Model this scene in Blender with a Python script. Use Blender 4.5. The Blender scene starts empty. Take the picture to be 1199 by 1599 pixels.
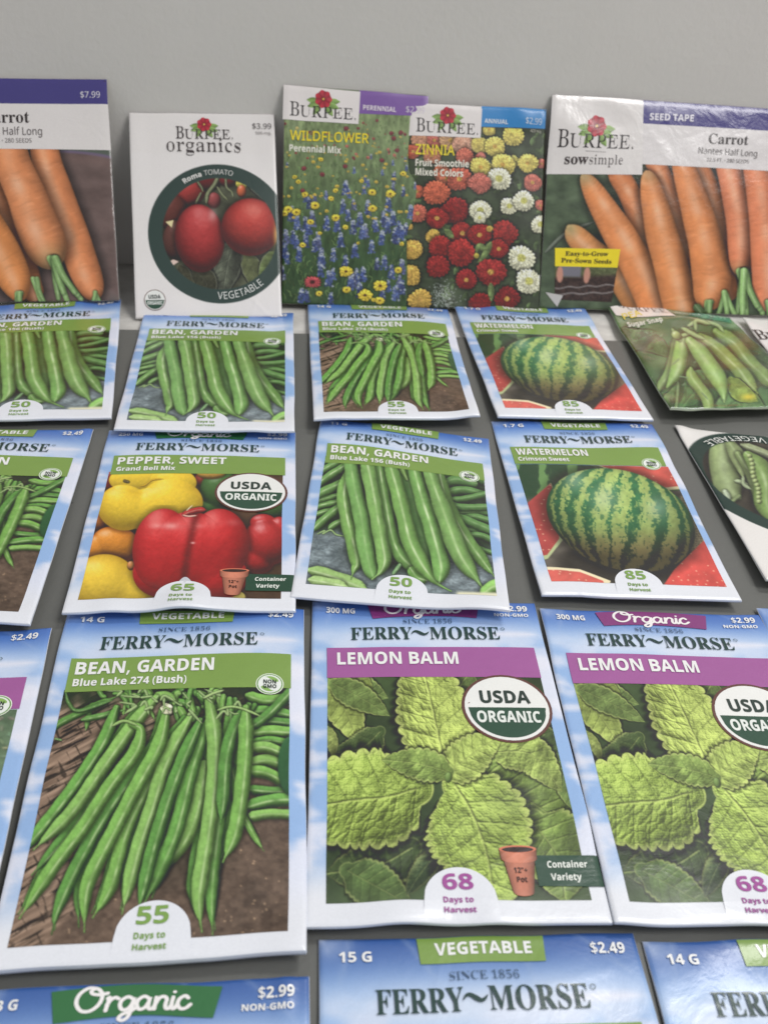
import bpy, math, os, random
import numpy as np
from mathutils import Matrix, Vector

SC = bpy.context.scene
COL = SC.collection
# ------------------------------------------------------------------ camera
CAM_H, PITCH, ROLL, FPX = 0.23751, math.radians(37.594), math.radians(5.104), 1421.06
FW = np.array([0, math.cos(PITCH), -math.sin(PITCH)])
RT = np.array([1.0, 0, 0])
UP = np.cross(RT, FW)
R2 = math.cos(ROLL) * RT + math.sin(ROLL) * UP
U2 = -math.sin(ROLL) * RT + math.cos(ROLL) * UP
camd = bpy.data.cameras.new('camera')
cam = bpy.data.objects.new('camera', camd)
COL.objects.link(cam)
M = Matrix((R2.tolist(), U2.tolist(), (-FW).tolist())).transposed().to_4x4()
M.translation = (0, 0, CAM_H)
cam.matrix_world = M
camd.sensor_fit = 'VERTICAL'
camd.sensor_height = 36.0
camd.lens = FPX / 1599 * 36
camd.clip_start = 0.01
camd.clip_end = 20
camd.dof.use_dof = True
camd.dof.focus_distance = 0.345
camd.dof.aperture_fstop = 18
SC.camera = cam
# ------------------------------------------------------------------ room light
W = bpy.data.worlds.new('World')
SC.world = W
W.use_nodes = True
wn = W.node_tree.nodes['Background']
wn.inputs[0].default_value = (0.96, 0.975, 1.0, 1)
wn.inputs[1].default_value = 0.50


def area(name, loc, aim, sx, sy, power, col):
    l = bpy.data.lights.new(name, 'AREA')
    l.shape = 'RECTANGLE'
    l.size, l.size_y, l.energy, l.color = sx, sy, power, col
    o = bpy.data.objects.new(name, l)
    o.location = loc
    o.rotation_euler = (Vector(aim) - Vector(loc)).to_track_quat('-Z', 'Y').to_euler()
    COL.objects.link(o)


area('ceiling_light_back', (0.72, 0.84, 1.75), (0.72, 0.8399, 0), 0.50, 0.26, 12.0, (1.0, 0.985, 0.96))
area('ceiling_light_side', (0.95, -0.12, 1.55), (0, 0.42, 0), 0.3, 0.9, 16.0, (1.0, 0.985, 0.965))
SC.view_settings.view_transform = 'Standard'
SC.view_settings.look = 'None'
SC.view_settings.exposure = 0
SC.view_settings.gamma = 1


# ------------------------------------------------------------------ colour helpers
def s2l(c):
    c = np.clip(np.asarray(c, float) / 255.0, 0, 1)
    return np.where(c <= 0.04045, c / 12.92, ((c + 0.055) / 1.055) ** 2.4)


def ink(c):
    """ink as seen under the room light -> reflectance of the ink itself"""
    return np.clip((s2l(c) - 0.018) / 0.97, 0.0035, 0.88)


def vnoise(x, y, seed=0):
    xi = np.floor(x).astype(np.int64)
    yi = np.floor(y).astype(np.int64)
    fx = x - xi
    fy = y - yi
    fx = fx * fx * (3 - 2 * fx)
    fy = fy * fy * (3 - 2 * fy)

    def h(a, b):
        n = (a * 374761393 + b * 668265263 + seed * 974711) & 0xFFFFFFFF
        n = ((n ^ (n >> 13)) * 1274126177) & 0xFFFFFFFF
        n = n ^ (n >> 16)
        return (n & 0xFFFF) / 65535.0
    return (h(xi, yi) * (1 - fx) + h(xi + 1, yi) * fx) * (1 - fy) + (h(xi, yi + 1) * (1 - fx) + h(xi + 1, yi + 1) * fx) * fy


def fbm(x, y, seed=0, o=4):
    r = 0
    a = 0.5
    t = 0
    for k in range(o):
        r = r + a * vnoise(x, y, seed + k * 17)
        t += a
        a *= 0.5
        x = x * 2.03
        y = y * 2.03
    return r / t


def cells(x, y, seed=0):
    """F1, F2 of a jittered grid"""
    xi = np.floor(x).astype(np.int64)
    yi = np.floor(y).astype(np.int64)
    f1 = np.full(x.shape, 9.0)
    f2 = np.full(x.shape, 9.0)
    for dx in (-1, 0, 1):
        for dy in (-1, 0, 1):
            a, b = xi + dx, yi + dy
            n = (a * 73856093 + b * 19349663 + seed * 83492791) & 0xFFFFFFFF
            n = ((n ^ (n >> 13)) * 1274126177) & 0xFFFFFFFF
            jx = (n & 0xFFFF) / 65535.0
            jy = ((n >> 15) & 0xFFFF) / 65535.0
            d = np.hypot(a + 0.15 + 0.7 * jx - x, b + 0.15 + 0.7 * jy - y)
            f2 = np.minimum(f2, np.maximum(f1, d))
            f1 = np.minimum(f1, d)
    return f1, f2


def sm(a, b, x):
    t = np.clip((x - a) / (b - a), 0, 1)
    return t * t * (3 - 2 * t)


def catmull(pts, n=6):
    P = [np.array(p, float) for p in pts]
    P = [2 * P[0] - P[1]] + P + [2 * P[-1] - P[-2]]
    out = []
    for i in range(1, len(P) - 2):
        for k in range(n):
            t = k / n
            out.append(0.5 * ((2 * P[i]) + (P[i + 1] - P[i - 1]) * t + (2 * P[i - 1] - 5 * P[i] + 4 * P[i + 1] - P[i + 2]) * t * t + (-P[i - 1] + 3 * P[i] - 3 * P[i + 1] + P[i + 2]) * t ** 3))
    out.append(P[-2])
    return np.array(out)


def homog(src, dst):
    A = []
    b = []
    for (x, y), (u, v) in zip(src, dst):
        A.append([x, y, 1, 0, 0, 0, -u * x, -u * y])
        b.append(u)
        A.append([0, 0, 0, x, y, 1, -v * x, -v * y])
        b.append(v)
    h = np.linalg.solve(np.array(A, float), np.array(b, float))
    return np.append(h, 1).reshape(3, 3)


def hap(H, x, y):
    d = H[2, 0] * x + H[2, 1] * y + H[2, 2]
    return (H[0, 0] * x + H[0, 1] * y + H[0, 2]) / d, (H[1, 0] * x + H[1, 1] * y + H[1, 2]) / d


# ------------------------------------------------------------------ the printed pictures (painted as colour fields)
class Art:
    """A printed picture. rect = (u0,u1,v0,v1) on the packet, quad = the packet's corners in the sketch sheet that the
    coordinates below were noted on, crop = (ox, oy, s) of that sheet."""

    def __init__(s, rect, quad, crop, nx, ny):
        s.rect = rect
        u = rect[0] + (rect[1] - rect[0]) * (np.arange(nx) + .5) / nx
        v = rect[2] + (rect[3] - rect[2]) * (np.arange(ny) + .5) / ny
        s.U, s.V = np.meshgrid(u, v)
        Hm = homog([(0, 0), (1, 0), (0, 1), (1, 1)], quad)
        x, y = hap(Hm, s.U, s.V)
        s.X, s.Y = (x - crop[0]) / crop[2], (y - crop[1]) / crop[2]
        s.px = float(np.mean(np.abs(np.diff(s.X, axis=1)))) + 1e-6
        s.c = np.zeros((ny, nx, 3))

    def fill(s, col):
        s.c[:] = col

    def blend(s, sl, a, col):
        a = a[..., None]
        s.c[sl] = s.c[sl] * (1 - a) + np.asarray(col) * a

    def box(s, x0, x1, y0, y1):
        m = (s.X >= x0) & (s.X <= x1) & (s.Y >= y0) & (s.Y <= y1)
        if not m.any():
            return None
        r = np.where(m.any(1))[0]
        c = np.where(m.any(0))[0]
        if r[-1] - r[0] < 2 or c[-1] - c[0] < 2:
            return None
        return (slice(r[0], r[-1] + 1), slice(c[0], c[-1] + 1))

    def mix(s, m, col):
        s.blend(np.s_[:], np.clip(m, 0, 1), col)

    def tube(s, pts, w, base, seed=0, light=(-.35, -.55), amb=.45, hi=(225, 240, 200), hk=.35, hw=.16, taper=(.5, .6), tex=.1,
             shadow=.45, bump=.0, rings=0, tip=None, soft=0., hs=0.):
        """a rounded long thing: bean, carrot, stem"""
        P = catmull(pts, 7)
        n = len(P)
        L = np.r_[0, np.cumsum(np.hypot(*np.diff(P[:, :2], axis=0).T))]
        T = L / L[-1]
        if P.shape[1] == 3:
            R = P[:, 2] * w
        else:
            R = w * np.minimum(1, np.minimum((T + .001) / max(taper[0], 1e-3) * 1.0 + .35 if taper[0] else 9, 9)) \
                * np.ones(n)
            R = w * np.clip(np.minimum(.45 + T / max(.12, 1e-3) * .55, 1), 0, 1)
            if taper[1]:
                R = R * np.clip((.955 - T) / .14, 0, 1) ** taper[1] if taper[1] > 0 else R
            R = np.maximum(R, w * .10)
        if bump:
            R = R * (1 + bump * np.sin(L / w * 1.7 + seed))
        mw = R.max() * 1.8 + 3
        sl = s.box(P[:, 0].min() - mw, P[:, 0].max() + mw, P[:, 1].min() - mw, P[:, 1].max() + mw)
        if sl is None:
            return
        X, Y = s.X[sl], s.Y[sl]
        best = np.full(X.shape, 1e9)
        S = np.zeros(X.shape)
        TT = np.zeros(X.shape)
        NX = np.zeros(X.shape)
        NY = np.zeros(X.shape)
        RR = np.ones(X.shape)
        for i in range(n - 1):
            ax, ay = P[i, :2]
            dx, dy = P[i + 1, :2] - P[i, :2]
            l2 = dx * dx + dy * dy + 1e-9
            t = np.clip(((X - ax) * dx + (Y - ay) * dy) / l2, 0, 1)
            ex, ey = X - ax - t * dx, Y - ay - t * dy
            r = R[i] + (R[i + 1] - R[i]) * t
            d = np.hypot(ex, ey) / r
            m = d < best
            best = np.where(m, d, best)
            il = 1 / math.sqrt(l2)
            sg = (ex * -dy + ey * dx) * il / r
            S = np.where(m, sg, S)
            NX = np.where(m, ex / r, NX)
            NY = np.where(m, ey / r, NY)
            TT = np.where(m, L[i] + t * (L[i + 1] - L[i]), TT)
            RR = np.where(m, r, RR)
        if shadow:
            sh = (1 - sm(.85, 1.75, best)) * shadow
            s.c[sl] *= (1 - sh[..., None])
        nz = np.sqrt(np.clip(1 - np.minimum(best, 1) ** 2, 0, 1))
        nb = fbm(TT / w * .9, S * 1.2 + seed, seed, 3) - .5
        lx, ly = light
        lz = math.sqrt(max(.1, 1 - lx * lx - ly * ly))
        df = np.clip(NX * lx + NY * ly + nz * lz + nb * .35, 0, 1)
        col = np.asarray(base, float)[None, None, :] * (amb + (1.12 - amb) * df)[..., None]
        col = col * (1 + (fbm(X / w * 3, Y / w * 3, seed + 5, 3) - .5) * tex * 2)[..., None]
        hx = S - hs
        hl = np.exp(-(hx / hw) ** 2) * hk * (.35 + 1.1 * vnoise(TT / w * 1.1, TT * 0 + seed, seed + 3))
        hl = np.clip(hl, 0, 1)[..., None]
        col = col * (1 - hl) + np.asarray(hi) * hl
        if rings:
            rg = vnoise(TT / w * 9 + 2 * vnoise(S * 2, TT / w, seed), S * 1.6 + seed, seed + 9)
            col = col * (1 - rings * (sm(.72, .9, rg))[..., None]) + np.array([238, 190, 150]) * (rings * sm(.8, .95, 1 - rg))[..., None]
        if tip is not None:
            k = sm(tip[3], tip[4], TT / L[-1])[..., None] if tip[4] > tip[3] else (1 - sm(tip[4], tip[3], TT / L[-1]))[..., None]
            col = col * (1 - k) + np.asarray(tip[:3]) * (.45 + .55 * df)[..., None] * k
        a = np.clip((1 - best) * RR / (s.px * (1 + soft)) + .5, 0, 1)
        s.blend(sl, a, col)

    def lumps(s, ells, base, light=(-.3, -.6), amb=.35, hi=(255, 255, 255), hk=.5, hp=30, k=14., tex=.05, seed=0, shadow=.4, edge=None, flat=1.):
        """smooth union of ellipsoids (cx, cy, rx, ry, deg, height) lit from one side"""
        x0 = min(e[0] - max(e[2], e[3]) for e in ells) - 20
        x1 = max(e[0] + max(e[2], e[3]) for e in ells) + 20
        y0 = min(e[1] - max(e[2], e[3]) for e in ells) - 20
        y1 = max(e[1] + max(e[2], e[3]) for e in ells) + 20
        sl = s.box(x0, x1, y0, y1)
        if sl is None:
            return
        X, Y = s.X[sl], s.Y[sl]
        acc = 0
        dmin = np.full(X.shape, 9.)
        sc = max(max(e[2], e[3]) for e in ells)
        for (cx, cy, rx, ry, dg, hz) in ells:
            c_, s_ = math.cos(math.radians(dg)), math.sin(math.radians(dg))
            qx = ((X - cx) * c_ + (Y - cy) * s_) / rx
            qy = (-(X - cx) * s_ + (Y - cy) * c_) / ry
            d = np.hypot(qx, qy)
            dmin = np.minimum(dmin, d)
            h = np.sqrt(np.clip(1 - d * d, 0, 1)) * hz * min(rx, ry) / sc
            acc = acc + np.exp(k * h)
        h = np.log(acc / len(ells) + 1e-9) / k
        h = h + (fbm(X / sc * 5, Y / sc * 5, seed, 3) - .5) * .02
        gy, gx = np.gradient(h * sc)
        dX = np.gradient(X, axis=1)
        dY = np.gradient(Y, axis=0)
        gx, gy = gx / dX, gy / dY
        il = 1 / np.sqrt(1 + gx * gx + gy * gy)
        nx, ny, nz = -gx * il, -gy * il, il
        lx, ly = light
        lz = math.sqrt(1 - lx * lx - ly * ly)
        df = np.clip(nx * lx + ny * ly + nz * lz, 0, 1)
        if shadow:
            s.c[sl] *= 1 - (shadow * (1 - sm(.95, 1.22, dmin)))[..., None]
        col = np.asarray(base, float)[None, None] * (amb + (1.1 - amb) * df ** flat)[..., None]
        if edge is not None:
            e = (1 - nz)[..., None] ** 1.5
            col = col * (1 - e * .7) + np.asarray(edge) * e * .7
        col *= (1 + (fbm(X / sc * 14, Y / sc * 14, seed + 3, 3) - .5) * tex * 2)[..., None]
        sp = (df ** hp * hk)[..., None]
        col = col * (1 - sp) + np.asarray(hi) * sp
        s.blend(sl, np.clip((1 - dmin) * sc * .6 / s.px + .5, 0, 1), col)

    def leaf(s, mid, w, base, seed=0, teeth=13, depth=.08, nv=7, light=(-.5, -.6), amb=.42, relief=1.0, prof=None, hi=(205, 216, 116), shadow=.7, slant=1.1, blur=0):
        P = catmull(mid, 8)
        L = np.r_[0, np.cumsum(np.hypot(*np.diff(P[:, :2], axis=0).T))]
        T = L / L[-1]
        prof = prof or [(0, .35), (.12, .82), (.35, 1), (.6, .85), (.85, .45), (1, .03)]
        mw = w * 1.3
        sl = s.box(P[:, 0].min() - mw, P[:, 0].max() + mw, P[:, 1].min() - mw, P[:, 1].max() + mw)
        if sl is None:
            return
        X, Y = s.X[sl], s.Y[sl]
        best = np.full(X.shape, 1e9)
        S = np.zeros(X.shape)
        TT = np.zeros(X.shape)
        for i in range(len(P) - 1):
            ax, ay = P[i, :2]
            dx, dy = P[i + 1, :2] - P[i, :2]
            l2 = dx * dx + dy * dy
            lo = -9 if i == 0 else 0
            hi_ = 9 if i == len(P) - 2 else 1
            t = np.clip(((X - ax) * dx + (Y - ay) * dy) / l2, max(lo, -.0), min(hi_, 1.))
            ex, ey = X - ax - t * dx, Y - ay - t * dy
            d = np.hypot(ex, ey)
            m = d < best
            best = np.where(m, d, best)
            S = np.where(m, np.sign(ex * -dy + ey * dx), S)
            TT = np.where(m, (L[i] + t * (L[i + 1] - L[i])) / L[-1], TT)
        # overshoot beyond the ends
        Wd = w * np.interp(TT, [p[0] for p in prof], [p[1] for p in prof])
        ph = TT * teeth + .12 * S + .5 * (vnoise(TT * 5, S * 3, seed) - .5)
        sc_ = np.abs(np.sin(math.pi * ph))
        tooth = (1 - depth) + depth * 1.35 * sc_ ** .6
        Wd = Wd * tooth
        q = best / np.maximum(Wd, 1e-3)
        a = np.clip((Wd - best) / (s.px * (1 + blur)) + .5, 0, 1)
        if shadow:
            s.c[sl] *= 1 - (shadow * (1 - sm(1., 1.28, q)) * (TT > 0.02))[..., None]
        sq = best / w
        vph = TT * nv - sq * slant + .5 * (S > 0)
        vf = np.abs(vph - np.round(vph))
        vein = np.exp(-(vf / .045) ** 2) * (sq > .02)
        mid_v = np.exp(-(best / (w * .022)) ** 2)
        jx = fbm(X / w * 6, Y / w * 6, 3, 3)
        f1, f2 = cells(vph * 2.0 + jx * .9, sq * 5.5 + jx + S * 9, seed)
        f3, f4 = cells(X / w * 20 + seed, Y / w * 20, seed + 4)
        quilt = sm(0, .34, vf) * .34 + sm(0, .5, f2 - f1) * .42 + sm(0, .5, f4 - f3) * .2
        h = quilt * w * .042 * relief - vein * w * .018 - mid_v * w * .05 - sq * sq * w * .3 + (fbm(X / w * 4, Y / w * 4, seed, 2) - .5) * w * .09 * relief
        gy, gx = np.gradient(h)
        gx = gx / np.gradient(X, axis=1)
        gy = gy / np.gradient(Y, axis=0)
        il = 1 / np.sqrt(1 + gx * gx + gy * gy)
        lx, ly = light
        lz = math.sqrt(1 - lx * lx - ly * ly)
        df = np.clip((-gx * lx - gy * ly + lz) * il, 0, 1)
        big = fbm(X / w * 1.6, Y / w * 1.6, seed + 8, 3)
        col = np.asarray(base, float)[None, None] * (amb + (1.15 - amb) * df)[..., None] * (.60 + .82 * big)[..., None]
        col = col * (1 - (vein * .16)[..., None])
        e = (sm(.83, .97, q) * .45)[..., None]
        col = col * (1 - e) + np.asarray(hi) * e
        k = (sm(.70, 1.0, df) * .6 * big)[..., None]
        col = col * (1 - k) + np.asarray(hi) * k
        mv = (mid_v * .3)[..., None]
        col = col * (1 - mv) + np.asarray(hi) * .95 * mv
        s.blend(sl, a, col)

    def poly(s, pts, col, soft=1.):
        p = np.array(pts, float)
        sl = s.box(p[:, 0].min() - 2, p[:, 0].max() + 2, p[:, 1].min() - 2, p[:, 1].max() + 2)
        if sl is None:
            return
        X, Y = s.X[sl], s.Y[sl]
        ins = np.zeros(X.shape, bool)
        dm = np.full(X.shape, 1e9)
        for i in range(len(p)):
            x0, y0 = p[i]
            x1, y1 = p[(i + 1) % len(p)]
            c = ((y0 > Y) != (y1 > Y)) & (X < (x1 - x0) * (Y - y0) / ((y1 - y0) or 1e-9) + x0)
            ins ^= c
            dx, dy = x1 - x0, y1 - y0
            t = np.clip(((X - x0) * dx + (Y - y0) * dy) / (dx * dx + dy * dy + 1e-9), 0, 1)
            dm = np.minimum(dm, np.hypot(X - x0 - t * dx, Y - y0 - t * dy))
        sd = np.where(ins, dm, -dm)
        c = col(X, Y) if callable(col) else col
        s.blend(sl, np.clip(sd / (s.px * soft) + .5, 0, 1), c)

    def bloom(s, cx, cy, r, base, heart=None, seed=0, petals=14, rings=3, sq=.92, rot=0., gap=.45, edgew=.06, hr=.2, shadow=.6):
        sl = s.box(cx - r * 1.5, cx + r * 1.5, cy - r * 1.5, cy + r * 1.5)
        if sl is None:
            return
        x, y = s.X[sl] - cx, (s.Y[sl] - cy) / sq
        rho = np.hypot(x, y) / r
        th = np.arctan2(y, x) + rot
        wob = 1 + edgew * np.cos(petals * th + seed) + .30 * (vnoise(np.cos(th) * 1.4 + seed, np.sin(th) * 1.4 + 9, seed) - .5)
        q = rho / wob
        if shadow:
            s.c[sl] *= 1 - (shadow * (1 - sm(.9, 1.35, q)))[..., None]
        rg = np.floor(q * rings)
        fr = q * rings - rg
        pt = np.cos(petals * th * .5 + rg * 2.1 + seed)
        br = .66 + .3 * np.abs(pt) ** .6 + .2 * (fr - .5) * (1 if rings > 1 else .3)
        br = br * (.62 + .72 * fbm(x / r * 5 + seed, y / r * 5, seed, 3))
        br = br * (1.08 - .22 * (y / r))
        br = np.where(np.abs(pt) < .18, br * (1 - gap * .5), br)
        col = np.asarray(base, float) * br[..., None]
        if heart is not None:
            hk = (1 - sm(hr * .75, hr, q))[..., None]
            hc = np.asarray(heart, float) * (.6 + .8 * vnoise(x / r * 22, y / r * 22, seed))[..., None]
            col = col * (1 - hk) + hc * hk
        s.blend(sl, np.clip((1 - q) * r / s.px + .5, 0, 1), np.clip(col, 0, 255))


def art_lemon():
    A = Art((.065, .945, .305, .952), [(489, 940), (835, 941), (478, 1445), (958, 1439)], (470, 920, .4087), 420, 450)
    n = fbm(A.X / 90, A.Y / 90, 3, 5)
    A.c[:] = np.array([30, 40, 24]) + n[..., None] * np.array([34, 46, 20])
    L = A.leaf
    L([(90, 330), (200, 380), (330, 430)], 70, (98, 122, 58), 11, relief=.5)
    L([(150, 330), (215, 360), (272, 412)], 48, (140, 160, 70), 12, relief=.5, teeth=8)
    L([(80, 370), (160, 460), (222, 606)], 78, (150, 170, 76), 13, teeth=8, relief=.6)
    L([(120, 370), (230, 430), (335, 500)], 55, (104, 128, 60), 14, teeth=9, relief=.6)
    L([(300, 560), (230, 620), (120, 640)], 60, (62, 82, 40), 15, relief=.5)
    L([(95, 540), (118, 600), (125, 660)], 26, (150, 168, 80), 16, teeth=6)
    L([(640, 330), (600, 400), (640, 470)], 70, (96, 118, 56), 17, relief=.5)
    L([(880, 560), (960, 640), (990, 720)], 70, (70, 90, 44), 18, relief=.5, blur=2)
    L([(420, 1000), (300, 1060), (100, 1090)], 110, (58, 76, 38), 19, relief=.45, blur=3)
    L([(180, 1080), (300, 1150), (420, 1230)], 90, (74, 98, 46), 20, relief=.5, blur=2)
    L([(520, 1010), (450, 1100), (400, 1180)], 44, (46, 62, 36), 21, relief=.4, blur=3)
    L([(610, 720), (760, 770), (930, 860), (1090, 1010)], 160, (112, 138, 58), 22, relief=.6, teeth=15)
    L([(880, 900), (980, 1030), (1010, 1200)], 150, (110, 136, 58), 23, relief=.5, teeth=14)
    L([(1000, 640), (1010, 760), (1040, 860)], 46, (96, 120, 56), 24, relief=.5)
    L([(735, 640), (860, 640), (930, 700), (992, 785)], 78, (142, 164, 74), 25, teeth=14)
    wide = [(0, .35), (.1, .75), (.3, 1), (.6, 1), (.85, .9), (1, .75)]
    L([(438, 778), (330, 808), (200, 818), (70, 838)], 186, (146, 174, 68), 26, teeth=8, nv=5, prof=wide, depth=.1, relief=1.2)
    L([(540, 660), (518, 560), (490, 430), (468, 330), (430, 160)], 150, (170, 192, 84), 27, teeth=14, nv=7, depth=.1, light=(.5, -.5), relief=1.35,
      prof=[(0, .5), (.12, .9), (.35, .96), (.6, .74), (.85, .36), (1, .03)])
    L([(585, 765), (640, 850), (690, 970), (720, 1100), (735, 1290)], 208, (158, 186, 76), 28, teeth=17, nv=7, depth=.09, light=(.3, -.7), relief=1.1,
      prof=[(0, .25), (.08, .7), (.25, .98), (.42, .96), (.7, .62), (1, .12)])
    L([(548, 722), (610, 680), (690, 620), (765, 582)], 84, (168, 192, 86), 29, teeth=11, nv=6, depth=.1, relief=1.2, light=(.5, -.5))
    L([(560, 715), (480, 690), (390, 675), (308, 668)], 64, (128, 156, 68), 30, teeth=9, nv=6, depth=.12, relief=1.)
    A.lumps([(560, 735, 14, 20, 0, 1)], (110, 140, 64), hk=.1)
    v = sm(1080, 1230, A.Y)[..., None] * .12
    A.c = A.c * (1 - v) + np.array([190, 200, 170]) * v
    return A


def art_bean274():
    A = Art((.06, .94, .30, .96), [(108, 957), (475, 956), (-26, 1515), (480, 1484)], (0, 940, .417), 400, 440)
    X, Y = A.X, A.Y
    a = X * .45 + Y * .9
    b = X * .9 - Y * .45
    g = fbm(b / 160, a / 9, 5, 4)
    wood = np.array([88, 72, 60]) + (g[..., None] - .3) * np.array([118, 104, 92])
    crack = np.maximum(sm(.58, .68, fbm(b / 150, a / 11, 9, 4)) * .7, sm(.66, .74, fbm(b / 14, a / 60, 12, 3)) * .55)
    wood *= (1 - crack[..., None])
    f1, f2 = cells(X / 26, Y / 20, 4)
    soil = np.array([70, 56, 47]) + fbm(X / 22, Y / 16, 8, 5)[..., None] * np.array([62, 54, 46])
    soil *= (.72 + .5 * fbm(X / 120, Y / 100, 2, 2))[..., None]
    soil += (sm(.30, .1, f1) * (vnoise(X / 26, Y / 20, 6) > .78) * 70)[..., None] * np.array([1, .85, .65])
    k = sm(0, 60, (Y - 1130) + (X - 300) * .9 + 60 * (fbm(X / 90, Y / 90, 3, 3) - .5))[..., None]
    A.c = (wood * (1 - k) * 1.2 + soil * k * .9)
    A.mix(sm(480, 360, Y + (fbm(X / 60, Y / 60, 1, 3) - .5) * 120), (34, 44, 30))
    A.mix(sm(0, 1, 1 - np.abs(X - 760) / 200) * sm(1250, 500, Y) * .75, (38, 40, 30))
    A.mix(sm(0, 1, 1 - np.hypot((X - 560) / 330, (Y - 760) / 400)) * .9, (36, 44, 30))
    rng = random.Random(3)
    G = [(114, 160, 78), (98, 148, 70), (126, 168, 88), (84, 130, 62)]

    def bean(p, w, g=None, sd=0, **k):
        k.setdefault('hi', (200, 220, 166))
        k.setdefault('hk', .5)
        k.setdefault('amb', .36)
        A.tube(p, w, g or G[sd % 4], sd, bump=.035, tex=.1, **k)
    # pile at the right
    for i, (p, w) in enumerate([([(930, 385), (1000, 402), (1100, 388)], 22), ([(930, 445), (1010, 440), (1100, 452)], 20), ([(940, 640), (1010, 625), (1100, 650)], 24),
                                ([(930, 490), (1000, 478), (1100, 480)], 18), ([(925, 530), (1000, 515), (1100, 514)], 23), ([(945, 560), (1020, 548), (1100, 560)], 17),
                                ([(930, 585), (1000, 575), (1085, 606)], 22), ([(930, 735), (1010, 740), (1100, 735)], 19), ([(930, 668), (1000, 672), (1085, 712)], 23),
                                ([(930, 800), (1010, 775), (1100, 762)], 24), ([(930, 838), (1010, 822), (1100, 820)], 19), ([(940, 505), (1010, 450), (1100, 355)], 19)]):
        bean(p, w, sd=i + 40, taper=(.5, 0), light=(0, -.75))
    A.lumps([(1085, 640, 42, 110, 0, .4)], (44, 84, 50), hk=.08)
    for i in range(34):
        x = rng.uniform(360, 900)
        y = rng.uniform(350, 440)
        dx = rng.uniform(-90, 90)
        bean([(x, y), (x + dx * .5, y + rng.uniform(-10, 30)), (x + dx, y + rng.uniform(15, 90))], rng.uniform(6, 15), sd=i + 60)
    bean([(185, 545), (205, 500), (300, 450), (440, 388)], 15, (82, 124, 60), 3)
    bean([(250, 370), (262, 410), (300, 440), (430, 400)], 8, (80, 120, 62), 4)
    bean([(310, 475), (380, 462), (470, 440)], 12, (92, 136, 70), 5)
    bean([(205, 545), (235, 552)], 4, (112, 150, 90), 5)
    B = [([(860, 640), (875, 740), (940, 880), (990, 958)], 14), ([(865, 640), (885, 720), (900, 800)], 20),
         ([(770, 640), (745, 800), (690, 930), (585, 1035)], 29), ([(520, 500), (430, 620), (330, 800), (240, 920), (120, 1045)], 26),
         ([(640, 560), (560, 720), (480, 880), (420, 1080), (352, 1195)], 29), ([(440, 430), (390, 560), (300, 700), (180, 850), (55, 985)], 27),
         ([(590, 392), (500, 500), (400, 640), (270, 820), (125, 955)], 28), ([(600, 540), (500, 690), (400, 830), (300, 1000), (222, 1160), (198, 1255)], 28),
         ([(500, 495), (532, 520), (510, 600), (420, 720), (320, 870), (200, 1020), (75, 1200)], 29),
         ([(780, 490), (725, 650), (690, 790), (655, 910), (600, 1030), (548, 1140)], 31), ([(715, 470), (625, 640), (575, 800), (520, 960), (462, 1180)], 31),
         ([(755, 480), (680, 650), (625, 800), (575, 960), (520, 1180)], 28),
         ([(630, 440), (600, 570), (520, 720), (430, 890), (345, 1050), (322, 1130), (322, 1245)], 30),
         ([(865, 400), (862, 540), (835, 760), (800, 1030), (795, 1150), (802, 1252)], 27),
         ([(785, 395), (805, 520), (808, 680), (785, 880), (752, 1080), (748, 1150), (762, 1242)], 32),
         ([(935, 420), (880, 510), (850, 620), (840, 760), (830, 860)], 27), ([(925, 430), (922, 600), (905, 770), (880, 900), (838, 1000)], 31)]
    for i, (p, w) in enumerate(B):
        q = [(x + (16 if i % 2 else -14) + 10 * math.sin(i + k), y - 16 * (k > 0)) for k, (x, y) in enumerate(p)]
        bean(q, w * .82, (88, 134, 64), sd=i + 5, taper=(.5, .5), hs=-.15, shadow=.5, amb=.3, hk=.25)
    for i, (p, w) in enumerate(B):
        bean(p, w * .93, sd=i, taper=(.5, .5), hs=-.15, shadow=.5, amb=.42)
    A.bloom(628, 436, 22, (225, 225, 190), seed=2, rings=1, petals=5)
    for i in range(26):
        x = rng.uniform(440, 900)
        y = rng.uniform(372, 470)
        A.tube([(x, y), (x + rng.uniform(-30, 30), y + rng.uniform(-22, 18)), (x + rng.uniform(-55, 55), y + rng.uniform(-30, 40))], rng.uniform(3, 6), (150, 176, 116), i, tex=.02, hk=.2, shadow=.4)
    A.tube([(770, 395), (800, 380), (845, 365)], 5, (160, 185, 120), 3)
    A.tube([(820, 440), (860, 428), (905, 432), (985, 462)], 5, (150, 180, 110), 3)
    A.tube([(425, 500), (470, 482), (525, 500)], 6, (140, 172, 100), 3)
    return A


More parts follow.
